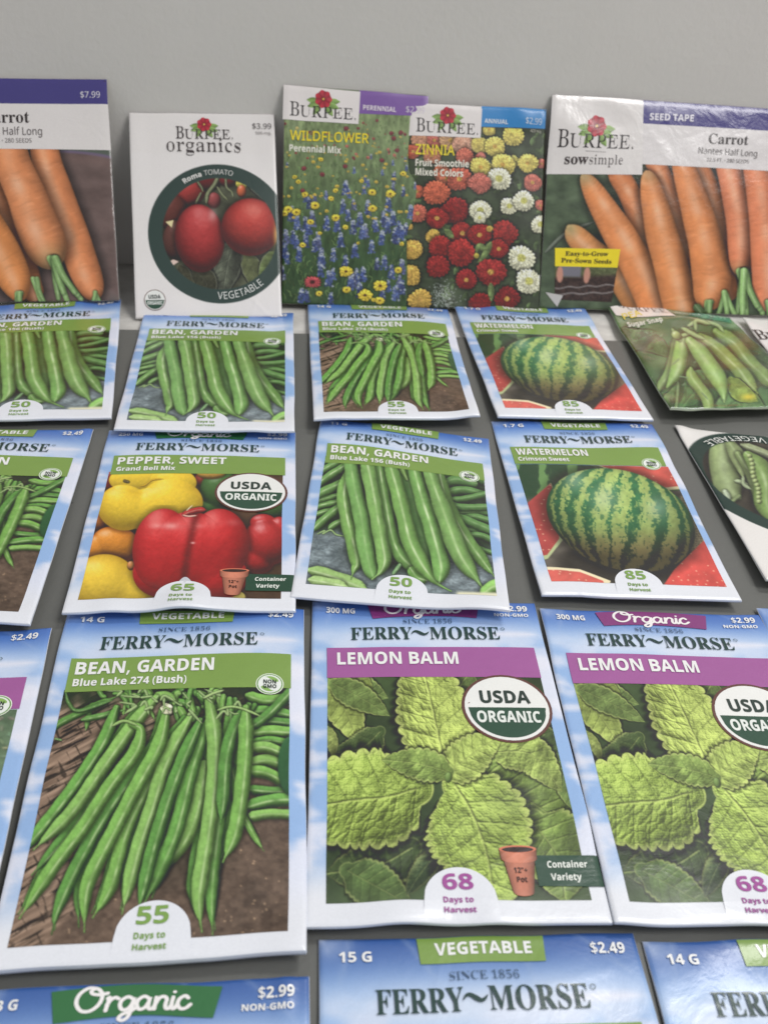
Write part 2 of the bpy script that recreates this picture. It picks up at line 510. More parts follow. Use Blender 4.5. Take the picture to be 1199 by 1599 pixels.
def art_bean156():
    A = Art((.06, .945, .27, .945), [(502, 656), (763, 684), (454.5, 931), (796, 957)], (500, 720, .2335), 330, 340)
    X, Y = A.X, A.Y
    st = np.array([66, 76, 80]) + (fbm(X / 60, Y / 26, 5, 5)[..., None]) * np.array([88, 92, 92])
    st *= (.72 + .5 * fbm(X / 14, Y / 8, 4, 3))[..., None]
    A.c = st
    A.mix(sm(540, 440, Y + (X - 600) * .0 - (X > 800) * 120), (34, 46, 32))
    A.mix(sm(0, 1, 1.2 - np.hypot((X - 520) / 420, (Y - 640) / 190)), (30, 36, 30))
    G = (118, 162, 84)

    def bean(p, w, g=G, sd=0, **k):
        k.setdefault('hi', (222, 236, 192))
        k.setdefault('hk', .55)
        A.tube(p, w, g, sd, bump=.05, tex=.08, amb=.42, **k)
    D = (82, 120, 66)
    for i, (p, w) in enumerate([([(-60, 60), (60, 10), (160, -60)], 24), ([(-40, 110), (60, 62), (170, 20)], 24), ([(-40, 190), (70, 118), (180, 60)], 27),
                                ([(-40, 320), (80, 300), (170, 286)], 22), ([(-40, 285), (60, 262), (170, 240)], 17), ([(-40, 372), (60, 350), (150, 340)], 20),
                                ([(-40, 250), (70, 205), (180, 165)], 31), ([(-40, 470), (50, 392), (160, 312)], 29), ([(70, 465), (110, 440), (180, 410)], 21)]):
        bean(p, w, (98, 138, 74), i + 3, taper=(.5, 0), hs=-.2)
    A.tube([(-10, 500), (40, 480), (30, 500), (80, 478), (120, 510), (190, 525)], 6, (140, 170, 110), 3)
    rng = random.Random(5)
    for i, (p, w) in enumerate([([(800, 120), (900, 110), (1150, 150)], 26), ([(810, 205), (900, 150), (1020, 165)], 33), ([(830, 250), (960, 212), (1150, 250)], 28),
                                ([(860, 290), (980, 270), (1150, 215)], 22), ([(900, 380), (1010, 370), (1150, 350)], 24), ([(850, 305), (950, 335), (1150, 318)], 26),
                                ([(950, 410), (1040, 395), (1170, 420)], 26), ([(960, 470), (1060, 500), (1180, 540)], 24), ([(890, 395), (1000, 430), (1170, 492)], 33),
                                ([(980, 520), (1080, 515), (1180, 560)], 22), ([(1000, 555), (1070, 600), (1190, 640)], 18)]):
        bean(p, w, D, i + 20, taper=(.5, 0), hs=-.3, hk=.22, light=(0, -.7))
    bean([(-60, 735), (60, 770), (180, 812), (340, 872)], 44, (150, 186, 110), 4)
    bean([(-60, 800), (60, 820), (200, 850)], 34, (160, 192, 120), 5)
    bean([(800, 80), (850, 290), (950, 490), (1060, 640), (1165, 790)], 43, (108, 150, 78), 8, taper=(.5, .45))
    bean([(570, 50), (620, 250), (665, 450), (715, 610), (745, 760)], 52, (78, 118, 62), 7, hk=.15)
    bean([(395, 0), (425, 180), (450, 320), (490, 520), (545, 645), (620, 720), (660, 770), (745, 815)], 42, (104, 148, 76), 6)
    bean([(540, 60, .5), (560, 90, .6), (590, 150, .4)], 30, (120, 160, 80), 6)
    bean([(500, 770), (540, 720), (548, 700)], 14, (110, 150, 100), 2)
    bean([(620, 740), (660, 790), (720, 812)], 34, (104, 150, 74), 6)
    bean([(188, 110), (164, 250), (190, 420), (228, 560), (255, 690), (240, 735), (220, 798)], 46, G, 1, taper=(.5, .7), hs=-.1)
    bean([(195, -20, .8), (240, 200, .95), (285, 400, 1), (318, 600, 1.05), (345, 720, .95), (362, 770, .6), (366, 785, .2)], 54, (116, 164, 88), 2, hk=.25)
    bean([(300, -20), (350, 180), (390, 400), (420, 560), (440, 680), (415, 755), (360, 802)], 50, (124, 168, 90), 3, taper=(.5, .7), hs=-.1)
    bean([(460, 10, .7), (520, 200, .95), (570, 400, 1), (612, 560, 1.05), (680, 690, 1), (740, 775, .7), (800, 835, .2), (885, 884, .08)], 54, (118, 164, 84), 4, hk=.6)
    bean([(630, 60, .75), (690, 280, .95), (745, 450, 1), (790, 600, 1.05), (818, 720, 1.05), (812, 785, .75), (808, 815, .2)], 54, (114, 162, 84), 5, hk=.6)
    bean([(730, 70, .7), (790, 250, .9), (862, 450, 1.05), (935, 630, 1.1), (1000, 735, .8), (1050, 800, .3), (1092, 868, .1)], 58, (120, 162, 88), 6, hk=.4)
    bean([(1100, 900), (1150, 860), (1200, 850)], 46, (140, 190, 100), 4)
    A.mix(sm(880, 905, Y - (X - 1000) * .05) * sm(900, 940, X), (226, 222, 190))
    return A


def art_melon():
    A = Art((.065, .955, .31, .945), [(767, 657), (1017, 664), (846, 927), (1158, 936.5)], (800, 730, .2919), 330, 330)
    X, Y = A.X, A.Y
    A.c = np.array([62, 56, 48]) + fbm(X / 70, Y / 30, 5, 4)[..., None] * np.array([44, 42, 38])
    f = fbm(X / 26, Y / 40, 3, 4)
    st = np.sin(X / 24 + 2 * f)
    dk = np.array([34, 62, 38]) + (sm(.3, .8, st) * 1.)[..., None] * np.array([60, 76, 34])
    k = (sm(215, 175, Y + .1 * X) * sm(470, 400, X))[..., None]
    A.c = A.c * (1 - k) + dk * k

    def flesh(base=(208, 78, 66)):
        def fn(x, y):
            q = np.array(base, float) * (.82 + .34 * fbm(x / 70, y / 50, 7, 4))[..., None]
            f1, _ = cells(x / 46, y / 26, 5)
            sd = (sm(.16, .06, f1) * (vnoise(x / 46, y / 26, 3) > .45))[..., None]
            return q * (1 - sd * .75) + np.array([245, 205, 160]) * sd * .75
        return fn
    A.poly([(60, 235), (205, 103), (235, 180), (270, 405), (192, 497), (90, 520)], (176, 190, 130))
    A.poly([(40, 245), (203, 108), (230, 190), (250, 400), (188, 478), (60, 500)], flesh((178, 62, 58)))
    A.poly([(420, 0), (1000, -40), (960, 150), (800, 150), (560, 60)], (62, 92, 50))
    A.poly([(430, 0), (1000, -40), (960, 143), (800, 143), (600, 72)], (226, 216, 160))
    A.poly([(440, 0), (1000, -40), (960, 128), (800, 128), (620, 66)], flesh())
    f1, f2 = cells(X / 15, Y / 13, 8)
    tan = np.array([126, 112, 82]) + ((f2 - f1) < .16)[..., None] * np.array([70, 66, 48])
    k = (1 - sm(.93, 1, np.hypot((X - 935) / 115, (Y - 330) / 165)))[..., None]
    A.c = A.c * (1 - k) + tan * (.6 + .5 * fbm(X / 60, Y / 60, 2, 2))[..., None] * k
    A.mix(sm(1.15, .85, np.hypot((X - 640) / 400, (Y - 520) / 110)) * .7, (26, 24, 20))
    A.poly([(150, 535), (240, 543), (360, 556), (520, 612), (500, 680), (150, 680)], (238, 222, 176))
    A.poly([(150, 550), (240, 556), (360, 570), (480, 612), (500, 680), (150, 680)], flesh((216, 88, 76)))
    A.poly([(800, 640), (860, 560), (1045, 385), (1120, 500), (1240, 700), (900, 700)], flesh((210, 66, 58)))
    # the melon
    ang = math.radians(17)
    x, y = X - 580, Y - 298
    qx = (x * math.cos(ang) + y * math.sin(ang)) / 408
    qy = (-x * math.sin(ang) + y * math.cos(ang)) / 256
    d = np.hypot(qx, qy)
    m = np.clip((1 - d) * 260 / A.px + .5, 0, 1)
    A.c *= 1 - (.5 * (1 - sm(.98, 1.2, d)))[..., None]
    sx = (x + .13 * y) / 402
    lat = np.clip(qy, -.97, .97)
    lon = np.arcsin(np.clip(sx / np.sqrt(1 - np.clip(lat, -.93, .93) ** 2 * .8), -1, 1))
    lw = lon + .16 * (fbm(X / 34, Y / 44, 9, 3) - .5) + .16 * (fbm(X / 10, Y / 10, 4, 3) - .5)
    ss = np.zeros(X.shape)
    for c0, hw in ((-1.22, .05), (-.93, .065), (-.62, .07), (-.29, .105), (.0, .085), (.36, .115), (.80, .10), (1.17, .06)):
        ss = np.maximum(ss, sm(hw * 1.45, hw * .75, np.abs(lw - c0)))
    holes = sm(.66, .74, fbm(X / 13, Y / 15, 14, 3)) * .7
    ss = ss * (1 - holes)
    lightc = np.array([142, 166, 82]) * (.84 + .34 * fbm(X / 22, Y / 22, 6, 3))[..., None]
    gold = sm(.1, .75, qy + .5 * qx)[..., None]
    lightc = lightc * (1 - gold * .7) + np.array([176, 142, 84]) * gold * .7
    darkc = np.array([36, 92, 52]) * (.8 + .4 * fbm(X / 30, Y / 30, 16, 3))[..., None]
    darkc = darkc * (1 - gold * .7) + np.array([44, 50, 34]) * gold * .7
    col = darkc * (1 - ss[..., None]) + lightc * ss[..., None]
    nz = np.sqrt(np.clip(1 - d * d, 0, 1))
    df = np.clip(-.25 * qx - .55 * qy + .78 * nz, 0, 1)
    col = col * (.38 + .82 * df)[..., None]
    for hx, hy, r in ((490, 190, 75), (770, 240, 60), (330, 90, 60)):
        k = (np.exp(-((X - hx) ** 2 + (Y - hy) ** 2) / r ** 2) * .38)[..., None]
        col = col * (1 - k) + np.array([190, 208, 190]) * k
    A.mix(m, col)
    return A


def art_pepper():
    A = Art((.055, .935, .29, .952), [(172, 672), (462, 674), (98, 956), (462, 952)], (120, 730, .2836), 330, 340)
    X, Y = A.X, A.Y
    A.c = np.array([52, 38, 28]) + fbm(X / 60, Y / 40, 3, 3)[..., None] * np.array([40, 26, 16])
    A.lumps([(190, 90, 70, 70, 0, 1)], (170, 50, 40), seed=1)
    A.lumps([(720, 90, 70, 50, 0, 1)], (170, 60, 46), seed=1)
    A.lumps([(790, 150, 110, 110, 0, 1), (760, 250, 80, 60, 0, 1)], (64, 104, 48), seed=2, hk=.3)
    A.lumps([(1080, 240, 90, 70, 0, 1)], (60, 96, 46), seed=3)
    A.lumps([(740, 55, 80, 34, 0, 1)], (238, 176, 70), seed=3)
    A.lumps([(120, 300, 60, 60, 0, 1)], (214, 116, 40), seed=4)
    A.lumps([(90, 470, 95, 80, 0, 1), (215, 445, 135, 98, 10, 1)], (226, 136, 38), seed=5, amb=.3, hk=.35, edge=(170, 70, 20))
    A.lumps([(330, 90, 150, 75, 0, 1), (530, 110, 130, 80, 0, 1), (262, 245, 145, 125, 15, 1), (520, 220, 175, 130, 0, 1), (400, 260, 140, 120, 0, .9)],
            (242, 200, 42), seed=6, amb=.55, hk=.35, hi=(255, 246, 170), edge=(206, 140, 20), k=9)
    A.tube([(262, 95), (292, 105)], 8, (96, 80, 40), 2)
    A.tube([(350, 130), (380, 122), (420, 95), (480, 90)], 5, (206, 160, 30), 3, hk=0, shadow=.15)
    A.lumps([(150, 660, 190, 165, 0, 1), (280, 700, 150, 130, 0, 1)], (240, 198, 50), seed=7, amb=.45, hk=.35, hi=(255, 244, 160), edge=(190, 130, 20))
    A.lumps([(300, 560, 20, 24, 0, 1)], (236, 150, 80), seed=1)
    A.lumps([(1030, 330, 75, 50, 0, 1), (1050, 430, 130, 120, 20, 1), (1000, 520, 90, 80, 0, 1), (1120, 380, 70, 90, 0, 1)], (188, 40, 40), seed=8, amb=.3, hk=.4, edge=(110, 12, 16))
    A.lumps([(690, 640, 60, 60, 0, .5), (810, 735, 120, 50, -8, .6)], (210, 190, 90), seed=3)
    A.lumps([(470, 470, 160, 215, 8, 1), (790, 440, 160, 185, -6, 1), (500, 600, 190, 135, 0, .92), (740, 610, 200, 140, 0, .92), (630, 470, 190, 200, 0, .9)],
            (206, 36, 38), seed=9, amb=.42, hk=.5, hp=16, k=8, hi=(250, 160, 150), edge=(120, 10, 18))
    cr = catmull([(655, 290), (628, 420), (600, 560), (588, 690)], 8)
    dd = np.min(np.hypot(X[..., None] - cr[:, 0], Y[..., None] - cr[:, 1]), -1)
    A.c *= 1 - (np.exp(-(dd / 24) ** 2) * .38)[..., None]
    for (x, y, r, a) in ((440, 350, 34, .35), (520, 352, 40, .5), (640, 440, 12, .7), (860, 330, 40, .18), (680, 350, 26, .2)):
        A.mix(np.exp(-(((X - x) / r) ** 2 + ((Y - y) / (r * .45)) ** 2)) * a, (255, 215, 205))
    A.tube([(588, 290), (620, 275), (670, 262), (715, 262)], 15, (176, 42, 40), 3, hk=.4)
    A.tube([(605, 268), (640, 235)], 3, (250, 225, 190), 3, shadow=0)
    A.tube([(585, 292), (620, 298), (665, 292)], 4, (244, 190, 170), 3, shadow=0)
    return A


def art_herb():
    A = Art((.06, .94, .31, .952), [(-315, 995), (82, 982), (-621, 1569), (-36, 1510)], (0, 950, .369), 200, 220)
    X, Y = A.X, A.Y
    A.c = np.array([58, 76, 54]) + fbm(X / 30, Y / 30, 3, 3)[..., None] * np.array([50, 60, 46])
    rng = random.Random(2)
    for i in range(240):
        x = rng.uniform(-500, 60)
        y = rng.uniform(380, 1100)
        a = rng.uniform(0, 6.3)
        l = rng.uniform(18, 36)
        A.tube([(x, y), (x + math.cos(a) * l, y + math.sin(a) * l)], 5, (128 + rng.randint(-30, 40), 158 + rng.randint(-30, 30), 118), i, shadow=.3, hk=.3)
    return A


def art_tomato():
    quad = [(202, 176), (428, 179), (213, 498), (441, 494)]
    A = Art((0, 1, .2, 1), quad, (200, 170, .2064), 300, 330)
    X, Y = A.X, A.Y
    A.c = np.array([40, 42, 30]) + fbm(X / 90, Y / 60, 3, 4)[..., None] * np.array([54, 56, 42])
    for (cx, cy, rx, ry, d, c) in ((480, 640, 120, 100, -40, (168, 44, 40)), (350, 800, 110, 140, 0, (100, 44, 36)), (620, 560, 90, 70, 0, (104, 26, 26)),
                                   (760, 540, 70, 60, 0, (128, 30, 32)), (655, 700, 50, 60, 0, (156, 60, 60)), (380, 1000, 110, 150, 0, (92, 48, 40))):
        A.lumps([(cx, cy, rx, ry, d, 1)], c, hk=.15, seed=int(cx))
    for i, (m, w, c) in enumerate([([(880, 500), (1000, 600), (1130, 760)], 60, (62, 78, 66)), ([(960, 560), (1040, 640), (1110, 710)], 40, (120, 136, 140)),
                                   ([(800, 1020), (760, 1180), (720, 1420)], 110, (84, 90, 72)), ([(520, 1230), (600, 1330), (560, 1450)], 90, (66, 66, 46)),
                                   ([(900, 1120), (960, 1250), (1000, 1400)], 80, (96, 104, 60)), ([(1140, 1090), (1080, 1180), (1000, 1300)], 80, (92, 112, 50)),
                                   ([(400, 1200), (450, 1300), (520, 1340)], 60, (70, 68, 46))]):
        A.leaf(m, w, c, i + 3, relief=.5, depth=.02, hi=(150, 156, 130), nv=5)
    for p, w in (([(700, 490), (660, 580), (610, 650), (595, 740)], 15), ([(700, 490), (740, 520), (750, 600), (790, 640), (800, 690)], 9), ([(680, 600), (720, 660), (760, 700)], 10),
                 ([(520, 545), (560, 600), (575, 640)], 8), ([(560, 640), (530, 700), (515, 730)], 8)):
        A.tube(p, w, (118, 124, 84), 3, amb=.4)
    A.bloom(858, 575, 40, (214, 200, 70), seed=3, rings=1, petals=6)
    A.lumps([(862, 630, 34, 46, 0, 1)], (222, 96, 50), seed=2)
    A.lumps([(548, 985, 186, 256, -6, 1)], (192, 44, 44), amb=.3, hk=.6, hp=14, light=(.05, -.62), hi=(226, 120, 118), edge=(96, 24, 26), seed=4)
    A.lumps([(930, 900, 218, 216, 20, 1)], (200, 50, 42), amb=.3, hk=.6, hp=14, light=(.1, -.6), hi=(230, 126, 108), edge=(110, 24, 22), seed=5)
    A.mix(np.exp(-(((X - 1125) / 22) ** 2 + ((Y - 950) / 90) ** 2)) * .8, (240, 190, 90))
    A.mix(np.exp(-(((X - 645) / 34) ** 2 + ((Y - 810) / 50) ** 2)) * .5, (250, 205, 200))
    A.poly([(290, 862), (352, 848), (338, 905)], (226, 210, 150))
    A.poly([(318, 1160), (350, 1145), (392, 1160), (345, 1192)], (222, 190, 176))
    # ring and white stock around
    Hm = homog(quad, [(0, 0), (1, 0), (0, 1), (1, 1)])
    cx, cy = 200 + .2064 * 700, 170 + .2064 * 950
    u, v = hap(Hm, cx, cy)
    A.cc = (u, v)
    asp = .1186 / .0822
    ul, _ = hap(Hm, 200 + .2064 * 158, 170 + .2064 * 950)
    r_o = u - ul
    ui, _ = hap(Hm, 200 + .2064 * 268, 170 + .2064 * 950)
    r_i = u - ui
    A.ro, A.ri = r_o, r_i
    rr = np.hypot(A.U - u, (A.V - v) * asp)
    pxu = 1 / 300
    A.mix(np.clip((rr - r_i) / pxu + .5, 0, 1), (42, 62, 56))
    A.mix(np.clip((rr - r_o) / pxu + .5, 0, 1), (228, 222, 220))
    return A


def art_wild():
    A = Art((0, 1, .09, 1), [(445, 133), (666, 149), (440, 474), (654, 483)], (440, 180, .1845), 330, 470)
    X, Y = A.X, A.Y
    g = fbm(X / 26, Y / 70, 3, 5)
    t = sm(50, 1300, Y)[..., None]
    A.c = (np.array([112, 128, 84]) * (1 - t) + np.array([44, 66, 38]) * t) * (.66 + .7 * g)[..., None]
    rng = random.Random(7)
    for i in range(900):
        y = rng.random() ** 1.1 * 1600
        x = rng.uniform(-20, 1220)
        k = y / 1600
        l = 14 + 44 * k
        c = np.array([104, 136, 76]) * (.65 + .6 * rng.random()) * (1.1 - .3 * k)
        A.tube([(x, y), (x + rng.uniform(-.3, .3) * l, y - l * .6), (x + rng.uniform(-.7, .7) * l, y - l)], 2.2 + 3 * k, c, i, hk=0, shadow=.18, tex=0)
    for i in range(60):
        x = rng.uniform(0, 1200)
        y = rng.uniform(30, 400)
        A.bloom(x, y, rng.uniform(5, 14), rng.choice([(150, 60, 60), (120, 46, 54), (186, 96, 84), (190, 170, 90)]), seed=i, rings=1, petals=5, shadow=.2)

    def lupin(x, y, h, c):
        for k in range(int(h / 5) + 5):
            f = k / (h / 5 + 5)
            w = h * .26 * (.35 + .65 * f)
            for _ in range(2):
                cc = np.array(c) * rng.uniform(.6, 1.35)
                if f < .28 and rng.random() < .6 or rng.random() < .07:
                    cc = np.array([176, 184, 196]) * rng.uniform(.8, 1.05)
                px, py, r = x + rng.uniform(-w, w), y - h * .5 + f * h, h * .055 + 2
                sl = A.box(px - r * 2, px + r * 2, py - r * 2, py + r * 2)
                if sl:
                    d = np.hypot(A.X[sl] - px, A.Y[sl] - py)
                    A.blend(sl, np.clip((r - d) / A.px + .5, 0, 1) * .92, cc)
    for i in range(84):
        y = 320 + (i / 84) ** .8 * 1250
        x = rng.uniform(-10, 1210)
        if 1130 < y < 1480 and rng.random() < .55:
            continue
        lupin(x, y, 40 + 85 * sm(300, 1000, y) * rng.uniform(.7, 1.2), rng.choice([(60, 74, 122), (50, 60, 104), (70, 84, 134), (76, 82, 120)]))
    for x, y in ((100, 1040), (230, 960), (380, 920), (470, 930), (660, 890), (790, 930), (900, 760), (990, 960), (500, 1060), (620, 1150), (850, 1040), (30, 1150), (150, 1180), (940, 880), (870, 1250), (540, 1250), (330, 1310), (690, 1350), (930, 1330), (170, 1530), (540, 620), (520, 780), (1010, 1000)):
        lupin(x, y, 120, (56, 70, 122))
    for i in range(70):
        y = rng.uniform(260, 900)
        x = rng.uniform(0, 1200)
        A.bloom(x, y, rng.uniform(8, 17), (224, 190, 70), (110, 60, 30), i, 7, 1, sq=.8, shadow=.3, hr=.35)
    for (x, y, r) in ((285, 765, 38), (765, 655, 32), (918, 668, 40), (768, 790, 36), (1025, 498, 26), (330, 378, 22), (60, 800, 36), (125, 822, 38), (25, 830, 30), (458, 872, 34), (418, 708, 26),
                      (200, 672, 26), (675, 560, 20), (455, 640, 22), (112, 525, 20), (145, 565, 22), (245, 905, 26), (545, 1325, 54), (705, 1525, 58), (835, 1445, 54), (550, 1480, 34), (830, 1570, 36),
                      (985, 1310, 32), (320, 1510, 26), (780, 1565, 20), (540, 950, 24), (180, 1100, 28), (1015, 1090, 20), (325, 1000, 18), (645, 1085, 14)):
        A.bloom(x, y, r, (234, 202, 60), (74, 44, 26), int(x), 9, 1, sq=.82, hr=.3)
    A.bloom(262, 1412, 66, (186, 70, 74), (60, 20, 24), 5, 14, 1, sq=.7, edgew=.12, hr=.4)
    for (x, y) in ((190, 455), (345, 505), (537, 437), (180, 640), (845, 385), (975, 300), (1005, 150), (545, 118), (925, 155), (945, 200)):
        A.bloom(x, y, 20, (122, 50, 56), (70, 24, 30), int(x), 6, 1)
    return A


def art_zinnia():
    A = Art((0, 1, .10, 1), [(639, 162), (853, 171), (635, 481), (841, 484)], (640, 180, .1939), 330, 470)
    X, Y = A.X, A.Y
    g = fbm(X / 80, Y / 80, 3, 5)
    A.c = np.array([34, 40, 28]) + g[..., None] * np.array([44, 56, 34])
    rng = random.Random(4)
    for i in range(150):
        x = rng.uniform(-20, 1120)
        y = rng.uniform(60, 1620)
        a = rng.uniform(0, 6.3)
        l = rng.uniform(40, 90)
        c = np.array([84, 108, 60]) * rng.uniform(.6, 1.25)
        A.leaf([(x, y), (x + math.cos(a) * l * .5, y + math.sin(a) * l * .5), (x + math.cos(a) * l, y + math.sin(a) * l)], l * .3, c, i, depth=0, relief=.4, nv=4, hi=(150, 170, 110))
    for i in range(260):
        x = rng.gauss(260, 60)
        y = rng.gauss(1480, 60)
        A.bloom(x, y, 4, (180, 190, 180), seed=i, rings=1, shadow=0)
    OR, RD, YE, CR, PK, GO = (222, 96, 62), (164, 36, 32), (238, 214, 92), (240, 236, 196), (212, 104, 86), (226, 176, 66)
    for i, (x, y, r, c) in enumerate([(100, 200, 80, (222, 150, 110)), (200, 210, 60, PK), (330, 210, 90, (216, 160, 110)), (430, 250, 90, (214, 150, 120)), (30, 300, 60, (210, 90, 60)), (180, 330, 70, (216, 130, 90)), (440, 340, 66, (214, 100, 76)), (270, 470, 70, (216, 110, 70)),
                                      (640, 120, 50, YE), (560, 250, 70, (226, 200, 90)), (570, 340, 40, PK), (1060, 395, 40, PK), (830, 170, 82, YE), (685, 258, 80, YE), (570, 425, 84, YE), (835, 380, 50, YE), (745, 405, 90, YE), (945, 390, 86, YE), (715, 515, 90, CR),
                                      (300, 520, 80, (224, 110, 74)), (400, 520, 100, (218, 92, 66)), (560, 550, 86, PK), (985, 545, 72, PK), (60, 620, 60, OR), (222, 628, 106, OR), (66, 795, 76, (216, 98, 74)), (1050, 730, 44, PK), (360, 775, 108, (150, 32, 30)),
                                      (220, 835, 92, RD), (565, 770, 84, CR), (560, 830, 50, CR), (800, 735, 70, CR), (918, 692, 84, CR), (1050, 880, 76, CR), (425, 955, 94, RD), (560, 970, 90, (156, 30, 28)), (765, 955, 98, RD), (0, 900, 30, GO), (190, 985, 64, GO),
                                      (250, 1070, 92, RD), (715, 1080, 78, RD), (15, 1090, 84, GO), (415, 1110, 112, (172, 38, 34)), (640, 920, 24, GO), (895, 1150, 104, CR), (235, 1220, 94, (160, 34, 32)), (650, 1265, 118, (164, 38, 36)), (0, 1290, 88, GO),
                                      (960, 1335, 100, CR), (455, 1330, 84, (156, 32, 32)), (90, 1490, 94, GO), (560, 1510, 84, (140, 28, 28)), (780, 1480, 100, (132, 28, 28)), (535, 1135, 22, (200, 180, 60))]):
        ht = (200, 150, 60) if c not in (CR,) else (196, 192, 90)
        A.bloom(x, y, r, c, ht if (i % 3 or c == CR) else None, i, 16 + i % 5, 4, sq=.95, hr=.24 if c != CR else .36, edgew=.05)
    for p in ([(650, 1030), (600, 1130), (545, 1190)], [(610, 1090), (560, 1060), (530, 1110)], [(650, 1360), (655, 1450), (655, 1500)], [(290, 930), (340, 980), (350, 1000)]):
        A.leaf(p, 26, (120, 146, 78), 3, depth=0, nv=4)
    return A


def art_carrot(which):
    if which == 'R':
        A = Art((0, 1, .24, 1), [(863, 147), (1259, 174), (842, 480), (1224, 494)], (840, 250, .2994), 430, 250)
    else:
        A = Art((0, 1, .24, 1), [(-308, 120), (167, 126), (-276, 475), (186, 470)], (0, 230, .1585), 460, 260)
    X, Y = A.X, A.Y
    O = (234, 134, 74)

    def car(p, w, c=O, sd=0, **k):
        c = (min(255, c[0] * 1.04), c[1] * 1.01, c[2] * .96)
        k.setdefault('hk', .4)
        k.setdefault('hi', (250, 196, 160))
        A.tube(p, w, c, sd, rings=.06, tex=.05, amb=.5, hw=.34, bump=.012, shadow=.6, **k)

    def tops(x, y, sd, n=6, s=1., lean=0.):
        r = random.Random(sd)
        for i in range(n):
            a = math.radians(90 + r.uniform(-26, 26) - lean)
            l = r.uniform(150, 210) * s
            A.tube([(x + r.uniform(-14, 14) * s, y, 1), (x + math.cos(a) * l * .5, y + l * .5, .9), (x + math.cos(a) * l * 1.1, y + l, .7)], 15 * s, np.array([126, 168, 92]) * r.uniform(.8, 1.15), i + sd, hk=.4, amb=.6, shadow=.35)
    if which == 'R':
        A.c = np.array([40, 50, 36]) + fbm(X / 60, Y / 40, 3, 4)[..., None] * np.array([48, 56, 40])
        A.tube([(40, 480), (150, 380), (300, 320)], 10, (96, 104, 90), 2, hk=.1)
        car([(165, 355, .3), (200, 400, .9), (280, 480, 1.1), (420, 600, 1.2), (540, 780, 1.2)], 62, (216, 136, 76), 1, tip=(206, 172, 110, .14, 0))
        car([(380, 30), (470, 170), (520, 320), (560, 470), (640, 640)], 58, (206, 112, 62), 2, taper=(0, 0))
        car([(590, -20, .9), (660, 140, 1), (720, 330, 1), (770, 500, 1)], 56, (204, 110, 64), 3)
        car([(800, -20, .9), (880, 150, 1), (930, 330, 1), (960, 560, 1), (980, 680, 1)], 58, (206, 112, 64), 4)
        car([(232, 78, .12), (262, 120, .62), (330, 240, 1.0), (420, 390, 1.22), (520, 560, 1.3), (600, 740, 1.3), (640, 860, 1.2)], 68, O, 5, tip=(204, 168, 112, .12, 0), hs=-.2)
        car([(562, 66, .15), (575, 110, .6), (600, 220, .95), (640, 390, 1.15), (690, 560, 1.25), (740, 760, 1.25), (760, 860, 1.1)], 72, (224, 130, 72), 6, tip=(210, 150, 96, .12, 0), hs=-.1)
        car([(740, 0, .7), (780, 130, .95), (830, 300, 1.12), (870, 450, 1.25), (900, 620, 1.35), (890, 700, 1.1), (880, 745, .4)], 74, (222, 126, 70), 7, hs=.0)
        car([(975, -20, .9), (1010, 120, 1), (1050, 300, 1.12), (1060, 440, 1.1), (1050, 540, .75), (1050, 590, .3)], 72, (222, 118, 78), 8, tip=(150, 130, 80, .86, 1.05), hs=.1)
        car([(1120, -20, .9), (1160, 200, 1.05), (1190, 450, 1.2), (1200, 650, 1.2), (1190, 730, .8)], 74, (218, 116, 76), 9)
        car([(1300, -20, .9), (1340, 200, 1.05), (1370, 450, 1.2), (1380, 700, 1.2)], 74, (218, 116, 76), 10)
        tops(1060, 580, 3, 8, 1.2, 12)
        tops(890, 740, 5, 4, .9)
        tops(970, 690, 6, 3, .9)
        tops(1200, 740, 7, 4, .9)
        A.tube([(820, 760), (850, 800), (880, 860)], 22, (70, 96, 54), 3)
    else:
        A.c = np.array([70, 54, 50]) + fbm(X / 160, Y / 90, 3, 4)[..., None] * np.array([34, 28, 28])
        d = Y - (10 + 60 * ((X - 560) / 560) ** 2 * np.sign(X - 560) + 40)
        A.mix(sm(10, -20, d) * sm(540, 600, X), (70, 78, 68))
        A.mix(np.exp(-(d / 14) ** 2) * sm(540, 620, X) * .8, (96, 80, 116))
        A.mix(np.exp(-((d - 70) / 40) ** 2) * sm(540, 620, X) * .3, (120, 90, 84))
        A.mix(sm(1380, 1500, Y - (X - 1100) * .6) * sm(1000, 1150, X) * .5, (96, 96, 90))
        for k, x0 in enumerate((-1900, -1650, -1400, -1150, -900, -650)):
            car([(x0, -20, .9), (x0 + 90, 400, 1), (x0 + 170, 900, 1.1), (x0 + 230, 1300, .9)], 140, O, 20 + k)
        car([(-160, 200, .9), (-30, 500, 1), (100, 850, 1.), (250, 1180, .95), (330, 1420, .8)], 130, (206, 112, 64), 1, hk=.3)
        car([(430, -60, .9), (480, 200, .98), (560, 430, 1.02), (660, 700, 1.03), (760, 1000, 1.05), (850, 1250, 1.), (905, 1390, .75), (925, 1450, .3)], 152, (226, 128, 76), 3, hs=.15)
        car([(90, -80, .9), (150, 200, 1.05), (270, 480, 1.1), (360, 730, 1.22), (450, 950, 1.2), (500, 1070, .8), (510, 1130, .3)], 172, (224, 130, 78), 2, tip=(178, 140, 84, .8, 1.05), hs=.2)
        car([(-200, 600, .9), (-80, 850, 1.05), (50, 1100, 1.1), (150, 1300, .95), (190, 1440, .5)], 170, (228, 132, 66), 4, hs=.1)
        tops(530, 1100, 3, 7, 2.2, 24)
        tops(200, 1440, 5, 4, 1.6)
        tops(940, 1430, 6, 4, 1.2)
        tops(350, 1300, 8, 2, 1.6)
    return A


